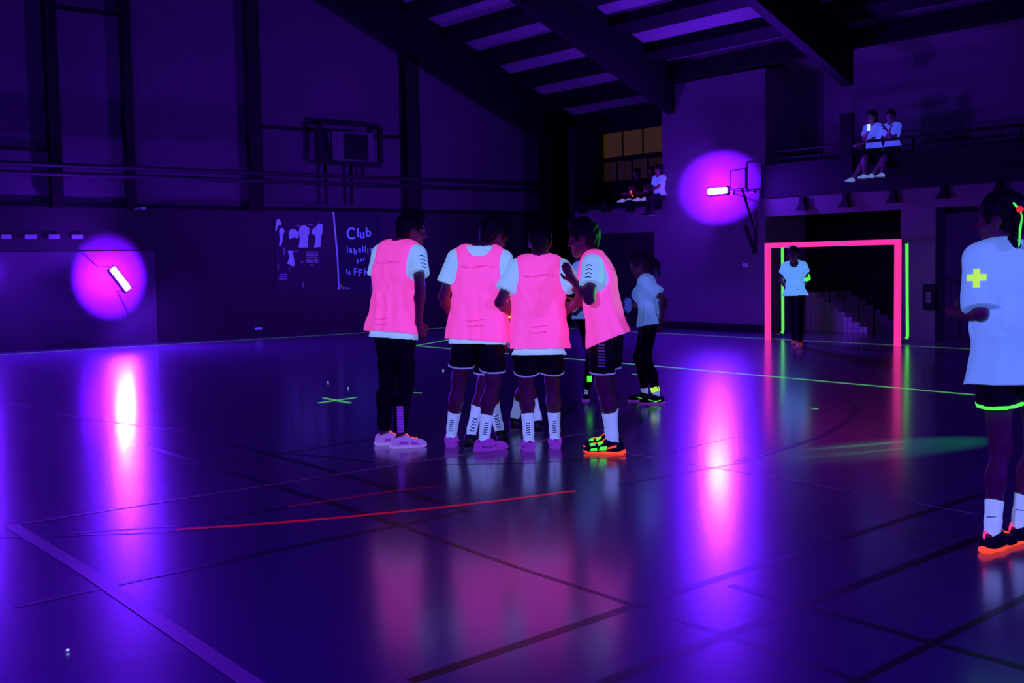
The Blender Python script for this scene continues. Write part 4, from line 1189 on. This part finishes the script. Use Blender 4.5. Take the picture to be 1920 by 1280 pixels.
# 3. middle player, back square to the camera
P = Person(1016, 850, 'player in pink bib in the middle, back square on, hand resting on right shoulder', -4, 1.75, NEAR)
P.pose(P.px(1011, 619), P.px(1010, 490), P.px(1013, 457, .07), (ank(P, 992, 846), ank(P, 1041, 841)), (P.px(962, 590, .16), P.px(1068, 580, .12)),
       chest=-2, head_face=8, head_pitch=24, foot_face=(-14, -4), elbow=((-.7, -1, -.4), (.7, -1, -.4)))
P.body(M['skin'], curl=(.6, .6)); P.hair(M['hair'], 'short')
sh, svf = P.top('t_shirt', M['white'], e=.026, hem=-.36, flare=.012, sleeve=.66, seed=5, sl_e=.084, neck_r=.07)
b, bvf = P.top('bib', M['bib'], e=.046, hem=-.27, flare=.012, armhole=True, folds=.011, seed=6)
bib_print(P, b, bvf)
so, svf = P.shorts(M['black_cloth2'], .74, .034, M['trim'])
bv_ = make_bvh(svf)
for sg in (-1, 1):
    decal('side_print', bv_, P.hip[(sg + 1) // 2], P.rgt, Zh, P.away, [rect(sg * (.084 + .004 * k) - .006, -.06 - .024 * k, sg * (.084 + .004 * k) + .006, -.05 - .024 * k) for k in range(9)], M['trim_dim'], so, .004, .5, .01)
P.sock(0, M['sock'], .50, stripes=LADDER, face=5); P.sock(1, M['sock'], .50, stripes=LADDER, face=5)
for i in (0, 1): P.shoe(i, M['shoe_violet'], M['sole_violet'], M['redtie'], [('swoosh', M['mark'], -1, SWOOSH)])
P.band('wristband', P.el[0], P.hand[0], .80, .98, .036, M['yellow'])

# 4. player at right reaching out, orange shoes
P = Person(1138, 853, 'player in pink bib reaching a hand to a team mate, black and orange shoes', -62, 1.76, NEAR)
P.pose(P.px(1136, 610), P.px(1113, 484), P.px(1093, 447, .0), (ank(P, 1150, 851), ank(P, 1146, 842)), (P.px(1073, 524, -.12), P.px(1082, 570, .3)),
       chest=-84, head_face=-84, head_pitch=10, foot_face=(-80, -72), elbow=((-.95, -1, -.70), (.4, -1, -.4)))
P.body(M['skin'], hand_d=(P.rgt * -.42 + Zh * .85 + P.away * .25, None), hand_n=(-P.away * .9 + Zh * .1 - P.rgt * .3, None), curl=(.3, .5)); P.hair(M['hair'], 'quiff')
sh, svf = P.top('t_shirt', M['white'], e=.026, hem=-.17, flare=.02, sleeve=.60, seed=7, sl_e=.082, neck_r=.07)
chevrons(P, 0, sh, svf, P.hd(10), 4, .05)
b, bvf = P.top('bib', M['bib'], e=.050, hem=-.22, flare=.045, armhole=True, folds=.011, seed=8, tilt=.22)
bib_print(P, b, bvf)
so, svf = P.shorts(M['black_cloth2'], .72, .032, M['trim'])
decal('side_print', make_bvh(svf), P.hip[0], P.rgt, Zh, P.away, [rect(-.02, -.02 - .022 * k, .035, -.010 - .022 * k) for k in range(12)], M['trim_dim'], so, .004, .6, .015)
P.sock(0, M['sock'], .55, fat=.010); P.sock(1, M['sock'], .55, fat=.008)
for i in (0, 1):
    P.shoe(i, M['shoe_dark'], M['orange'], M['orange'], [('green_patch', M['green'], 'top', [[(-.034, .06), (.034, .075), (.034, .105), (-.034, .095)], [(-.032, .115), (.032, .12), (.03, .15), (-.03, .15)]]),
            ('green_side', M['green'], -1, [[(.04, .030), (.09, .028), (.08, .052), (.03, .060)], [(.10, .026), (.15, .024), (.14, .040), (.10, .046)]]), ('orange_flash', M['orange'], -1, [[(-.03, .052), (.03, .040), (.03, .050), (-.03, .068)]])], big=1.12)

# players hidden behind the bibs, seen only between the others
P = Person(910, 836, 'player mostly hidden behind the second bib, white socks seen between legs', 186, 1.66, .010)
P.pose(P.px(911, 628), P.px(911, 520), P.px(915, 492, -.02), (ank(P, 882, 836), ank(P, 938, 828)), (P.px(892, 610, -.1), P.px(930, 610, -.1)), chest=186, head_face=180, head_pitch=25, foot_face=(186, 172), sh_w=.13)
P.body(M['skin']); P.hair(M['hair'], 'short')
P.top('t_shirt', M['white_blue'], e=.02, hem=-.16, flare=.0, sleeve=.5, seed=9)
P.shorts(M['black_cloth2'], .72, .03, M['trim'])
CHEV = [q for k in range(5) for q in ([(-.018, .050 + .024 * k), (0, .040 + .024 * k), (0, .050 + .024 * k), (-.018, .060 + .024 * k)], [(0, .040 + .024 * k), (.018, .050 + .024 * k), (.018, .060 + .024 * k), (0, .050 + .024 * k)])]
for i in (0, 1): P.sock(i, M['sock'], .62, stripes=CHEV if i == 1 else CHEV, face=0); P.shoe(i, M['shoe_dark'], M['sole_dark'])
P = Person(986, 806, 'player mostly hidden behind the middle bib, dark shoes and white socks between legs', 180, 1.64, .010)
P.pose(P.px(986, 632), P.px(992, 520), P.px(1000, 494, -.04), (ank(P, 964, 802), ank(P, 1010, 808)), (P.px(976, 610, -.1), P.px(1012, 610, -.1)), chest=180, head_face=180, head_pitch=25, foot_face=(178, 182), sh_w=.13)
P.body(M['skin']); P.hair(M['hair'], 'short')
P.top('t_shirt', M['white_blue'], e=.02, hem=-.2, flare=.0, sleeve=.5, seed=10)
P.shorts(M['black_cloth2'], .72, .03)
for i in (0, 1): P.sock(i, M['sock'], .55); P.shoe(i, M['shoe_dark'], M['sole_dark'])
P = Person(1108, 748, 'player mostly hidden behind the rightmost bib, green patches on black trousers', 176, 1.68, .010)
P.pose(P.px(1107, 588), P.px(1109, 495), P.px(1108, 470, -.04), (ank(P, 1099, 748), ank(P, 1128, 744)), (P.px(1090, 578, -.1), P.px(1128, 580, -.1)), chest=176, head_face=180, head_pitch=20, foot_face=(180, 176), sh_w=.15)
P.body(M['skin']); P.hair(M['hair'], 'short')
P.top('t_shirt', M['white_blue'], e=.02, hem=-.12, flare=.0, sleeve=.55, seed=12)
t, tvf = P.trousers(M['black_cloth'])
bv_ = make_bvh(tvf)
k0 = P.px(1102, 682); decal('knee_patch', bv_, k0, P.rgt, Zh, P.away, [[(-.05, -.055), (.03, -.05), (.045, .02), (-.045, .02)], [(-.045, .02), (.045, .02), (.02, .06), (-.03, .055)]], M['green'], t, .006, .6, .02)
k0 = P.px(1106, 709); decal('shin_patch', bv_, k0, P.rgt, Zh, P.away, [rect(-.03, -.032, .02, .032)], M['green'], t, .006, .6, .02)
for i in (0, 1): P.shoe(i, M['shoe_dark'], M['sole_violet'], M['sock'])

# 5. woman in leggings behind the huddle
P = Person(1218, 757, 'woman with ponytail in white t-shirt and black leggings, right of the huddle', -88, 1.62, NEAR, female=True)
P.pose(P.px(1217, 598), P.px(1212, 521), P.px(1199, 497, .0), (ank(P, 1233, 757), ank(P, 1210, 752)), (P.px(1238, 604, -.10), P.px(1186, 572, .12)),
       chest=-80, head_face=-96, head_pitch=22, foot_face=(-86, -92), elbow=((-.3, -1, -.4), (.5, -.6, -.8)))
P.body(M['skin'], curl=(.5, .8)); P.hair(M['hair_brown'], 'pony')
sh, svf = P.top('t_shirt', M['white_blue'], e=.022, hem=-.16, flare=.018, sleeve=.70, sl_r=.066, sl_e=.092, seed=13, folds=.009, tilt=.12)
P.trousers(M['black_cloth'], .84, .012, 'leggings', .044)
for i in (0, 1): P.sock(i, M['sock'], .17, .004)
P.band('ankle_band', P.ank[0], P.kn[0], .13, .27, .050 * P.s, M['yellow'])
for i in (0, 1): P.shoe(i, M['shoe_dark'], M['sole_violet'], None, [('swoosh', M['green'], -1, SWOOSH)])
q = Sdf(); c = P.px(1177, 572, .10); q.rc(c - Zh * .03, c + Zh * .03, .05, .05, .01, P.rgt, .8)
V_, F_ = surface(q, .008); o = mk_mesh('pouch', V_ , F_, M['pouch'], None); o.location = tuple(P.loc)
tag(o, 'small speckled blue pouch held in front of the woman in leggings', 'pouch')
decal('speckle', make_bvh((V_, F_)), c, P.rgt, Zh, P.away, [rect(-.035 + .022 * a, -.055 + .026 * b + .01 * (a % 2), -.024 + .022 * a, -.044 + .026 * b + .01 * (a % 2)) for a in range(4) for b in range(5)], M['letter'], o, .003, .3, .02)

# 6. woman in the goal
P = Person(1494, 652, 'woman in white v-neck t-shirt and black trousers standing in the pink goal', 182, 1.64, .010, female=True)
P.pose(P.px(1491, 552), P.px(1489, 493), P.px(1487, 476, -.03), (ank(P, 1499, 652), ank(P, 1489, 646)), (P.px(1497, 548, .16), P.px(1483, 548, .16)),
       chest=182, head_face=184, head_pitch=4, foot_face=(186, 182), elbow=((-1, -.6, 0), (1, -.6, 0)), hips_w=.07)
P.body(M['skin_far'], hand_d=(P.rgt * -1 - Zh * .3, P.rgt * 1 - Zh * .3), curl=(.5, .5)); P.hair(M['hair'], 'short')
P.top('t_shirt', M['white_far'], e=.020, hem=-.05, flare=.022, sleeve=.42, sl_r=.070, sl_e=.082, seed=14, neck_r=.085, neck_dt=.97, neck_dy=.09)
P.trousers(M['black_cloth'], .97, .018)
P.band('arm_band', P.sh[0], P.el[0], .72, .98, .062 * P.s, M['green'])
for i in (0, 1): P.shoe(i, M['dim_red'], M['sole_dark'])

# 7. player at the right edge, green cross on the sleeve
P = Person(1880, 1030, 'player with braided hair and green cross on white sleeve at the right edge', -16, 1.73, NEAR, female=True)
P.pose(P.px(1903, 676), P.px(1905, 464), P.px(1876, 412, .04), (ank(P, 1859, 1033), ank(P, 1909, 1018)), (P.px(1794, 585, .18), P.px(1985, 600, .15)),
       chest=-20, head_face=-74, head_pitch=4, foot_face=(28, 34), elbow=((-.05, -.5, -1), (.6, -1, -.4)), sh_w=.207)
P.body(M['skin'], curl=(.7, .5)); P.hair(M['hair'], 'short', .016)
sh, svf = P.top('t_shirt', M['white_blue'], waist=.050, e=.040, hem=-.215, flare=.036, sleeve=.92, sl_r=.072, sl_e=.086, seed=15, folds=.010, neck_r=.07)
bv_ = make_bvh(svf)
cpt = P.px(1832, 520)
decal('green_cross', bv_, cpt, P.rgt, Zh, P.away, [rect(-.015, -.044, .015, .042), rect(-.044, -.014, -.015, .016), rect(.015, -.012, .044, .018)], M['yellow'], sh, .004, .8, .012)
so, svf = P.shorts(M['black_cloth2'], .44, .045, M['green'], trim_w=.018)
for i in (0, 1):
    s_ = P.sock(i, M['sock'], .40, .006, stripes=[[(-.02, .085), (.022, .093), (.022, .096), (-.02, .091)]], face=10)
    P.shoe(i, M['shoe_dark'], M['orange'], M['orange'], [('orange_flash', M['orange'], -1, [[(.0, .034), (.012, .034), (.06, .070), (.05, .074)], [(.05, .074), (.06, .070), (.075, .040), (.066, .038)], [(.066, .038), (.076, .038), (.11, .060), (.10, .066)], [(.0, .034), (.06, .028), (.06, .034), (.01, .040)]])], big=1.05)
    fw, sd, up = P.fframe(i); g0 = P.ank[i]
    bm = bmesh.new(); tube(bm, [tuple(g0 - fw * .058 - up * .045), tuple(g0 - fw * .070 - up * .005), tuple(g0 - fw * .062 + up * .025), tuple(g0 - fw * .045 + up * .015)], .006, 6)
    from_bm('heel_loop', bm, M['pinktape'], P.root)
pts = [P.px(1897, 380, -.07), P.px(1909, 393, -.09), P.px(1914, 410, -.09), P.px(1910, 430, -.08), P.px(1897, 447, -.08), P.px(1908, 462, -.11)]
bm = bmesh.new()
for k in range(3):
    pp_ = []
    for i in range(31):
        t = i / 30 * 5; j = min(4, int(t)); u = t - j; p = pts[j] * (1 - u) + pts[j + 1] * u
        a = t * 5 + k * 2.1; pp_.append(tuple(p + P.rgt * .012 * cos(a) + P.away * .012 * sin(a)))
    tube(bm, pp_, .0085, 6)
br = from_bm('braid', bm, M['hair'], P.root)
bm = bmesh.new(); tube(bm, [tuple(pts[0]), tuple((pts[0] + pts[1]) / 2), tuple(pts[1]), tuple(pts[2] + A_([0, 0, .01])), tuple(pts[3]), tuple(pts[5])], [.004, .006, .004, .003, .006, .003], 6)
for v in bm.verts: v.co += Vector(P.rgt * .006 - P.away * .024)
from_bm('braid_ribbon', bm, M['green'], br)
bm = bmesh.new(); bmesh.ops.create_icosphere(bm, subdivisions=2, radius=.017); bmesh.ops.translate(bm, verts=bm.verts, vec=Vector(pts[1] + P.rgt * .008 - P.away * .024))
from_bm('hair_tie', bm, M['redtie'], br, True)

# ---- spectators on the galleries
def seated(px, py, label, shirt, low, H=1.45, face=180, knees=((0, 0), (0, 0)), hair='long', skin='skin_lit', shoe='sock', lowkind='shorts', head=None, hands=None, X=None, seat_z=None, floor_seat=False, tuck=0):
    X = X or XW - 0.10
    p = WX(px, py, X); L = A_([X + (.34 if floor_seat or tuck else .21), p[1], seat_z or ZF1])
    P = Person(0, 0, label, face, H, .010, loc=L, female=True)
    P.seat = True
    pel = A_([0, 0, .10]); nk = pel + A_([-.02, 0, .44 * H / 1.5]); hd_ = nk + A_([-.03, 0, .135])
    toward = A_([-1.0, 0, 0])
    P.face = toward
    P.P = pel
    def fr(deg): return cos(radians(deg)) * P.away + sin(radians(deg)) * P.rgt
    feet = []
    for i in (0, 1):
        yy = (.10, -.10)[i] + knees[i][0]
        feet.append(A_([-.37, yy, .09]) if floor_seat else (A_([-.46, yy, -.37 + knees[i][1]]) if tuck == 0 else A_([-.30, yy * .8, -.26])))
    hn = hands or (A_([-.28, .08, .22]), A_([-.28, -.08, .22]))
    ang = math.degrees(atan2(toward @ P.rgt, toward @ P.away))
    P.pose(pel, nk, hd_, feet, hn, chest=ang, head_face=ang, head_pitch=10, foot_face=(ang, ang), knee=((-1, 0, 1.7), (-1, 0, 1.7)), elbow=((-.8, -.6, -.6), (.8, -.6, -.6)))
    P.body(M[skin]); P.hair(M['hair'], hair)
    P.top('t_shirt', M[shirt], e=.022, hem=.0, flare=.0, sleeve=.6, seed=17)
    if lowkind == 'shorts': P.shorts(M[low], .8, .03)
    else: P.trousers(M[low], .95, .016)
    for i in (0, 1): P.shoe(i, M[shoe], M['sole_dark'])
    return P
PK = seated(1625, 286, 'spectator with long hair and white top seated on the right gallery edge, left of two', 'white_dim', 'black_cloth', 1.5, knees=((.03, -.04), (-.02, 0)), hands=(A_([-.26, .10, .20]), A_([-.27, -.06, .40])))
seated(1660, 288, 'spectator in white top seated on the right gallery edge, right of two', 'white_dim', 'black_cloth', 1.42, hair='short', hands=(A_([-.16, .02, .42]), A_([-.2, -.08, .40])))
q = P = None
ph = PK.loc + PK.hand[1] + _n(PK.hand[1] - PK.el[1]) * .09 + A_([-.02, 0, .02])
tag(box('phone', (ph[0] - .004, ph[1] - .03, ph[2] - .055), (ph[0] + .004, ph[1] + .03, ph[2] + .055), M['glint'], None, .003), 'lit phone held up between the two spectators on the right gallery', 'phone')
PG = seated(1176, 352, 'dim spectator in dark clothes seated on the left gallery, nearest the corner', 'black_cloth', 'black_cloth', 1.5, hair='short', lowkind='trousers', X=17.86, seat_z=ZF0 + .11, floor_seat=True, skin='skin_far', shoe='sole_pale')
seated(1205, 350, 'dim spectator in dark clothes seated in the middle of the left gallery', 'black_cloth', 'black_cloth', 1.5, lowkind='trousers', X=17.86, seat_z=ZF0 + .11, floor_seat=True, skin='skin_far', shoe='sole_pale')
seated(1216, 352, 'spectator in white top seated on the left gallery beside the wall block', 'white_dim', 'black_cloth', 1.4, lowkind='trousers', X=17.37, seat_z=ZF0 + .11, tuck=1, skin='skin_far', shoe='shoe_dark')
bm = bmesh.new(); tube(bm, [(0, -.03, -.05), (0, 0, 0), (-.01, .02, .07)], .018, 8); o = from_bm('glow_stick', bm, M['orange'], None, True)
o.location = tuple(PG.loc + PG.hand[1] + _n(PG.hand[1] - PG.el[1]) * .07)
tag(o, 'small orange glow stick held on the left gallery', 'glow stick')

# meshes in fluorescent cloth materials receive the added white lights
FLUO = {M[k].name for k in ('white', 'white_blue', 'white_far', 'sock', 'bib', 'bib_print')}
for o in list(bpy.data.objects):
    if o.type == 'MESH' and o.data.materials and o.data.materials[0] and o.data.materials[0].name in FLUO: FLUO_C.objects.link(o)

# green show laser low at the right: rims the players and rakes the floor
GREEN = (0.04, 1.0, 0.14)
TEAL = (0.02, 1.0, 0.34)
g0 = G(2250, 780)
for k, (px, py, en, cone, sx) in enumerate(((1710, 836, 2300, 4.6, 3.2), (1620, 834, 6500, 1.8, 1.0), (1640, 846, 3600, 1.4, 1.0), (1560, 852, 2000, 1.2, 1.2))):
    light('green_laser_beam', 'SPOT', (g0[0], g0[1], .36), tuple(G(px, py)), en, TEAL, .01, cone=cone, blend=.9).scale = (sx, 1, 1)
gs = DD(2150, 420, 12.0)
light('green_laser_rim', 'SPOT', tuple(gs), tuple(DD(1138, 500, 8.4)), 1100, GREEN, .05, cone=6.5, blend=.4)
gs = DD(2080, 430, 7.0)
light('green_laser_near', 'SPOT', tuple(gs), tuple(DD(1905, 430, 5.6)), 20, GREEN, .03, cone=16, blend=.5)
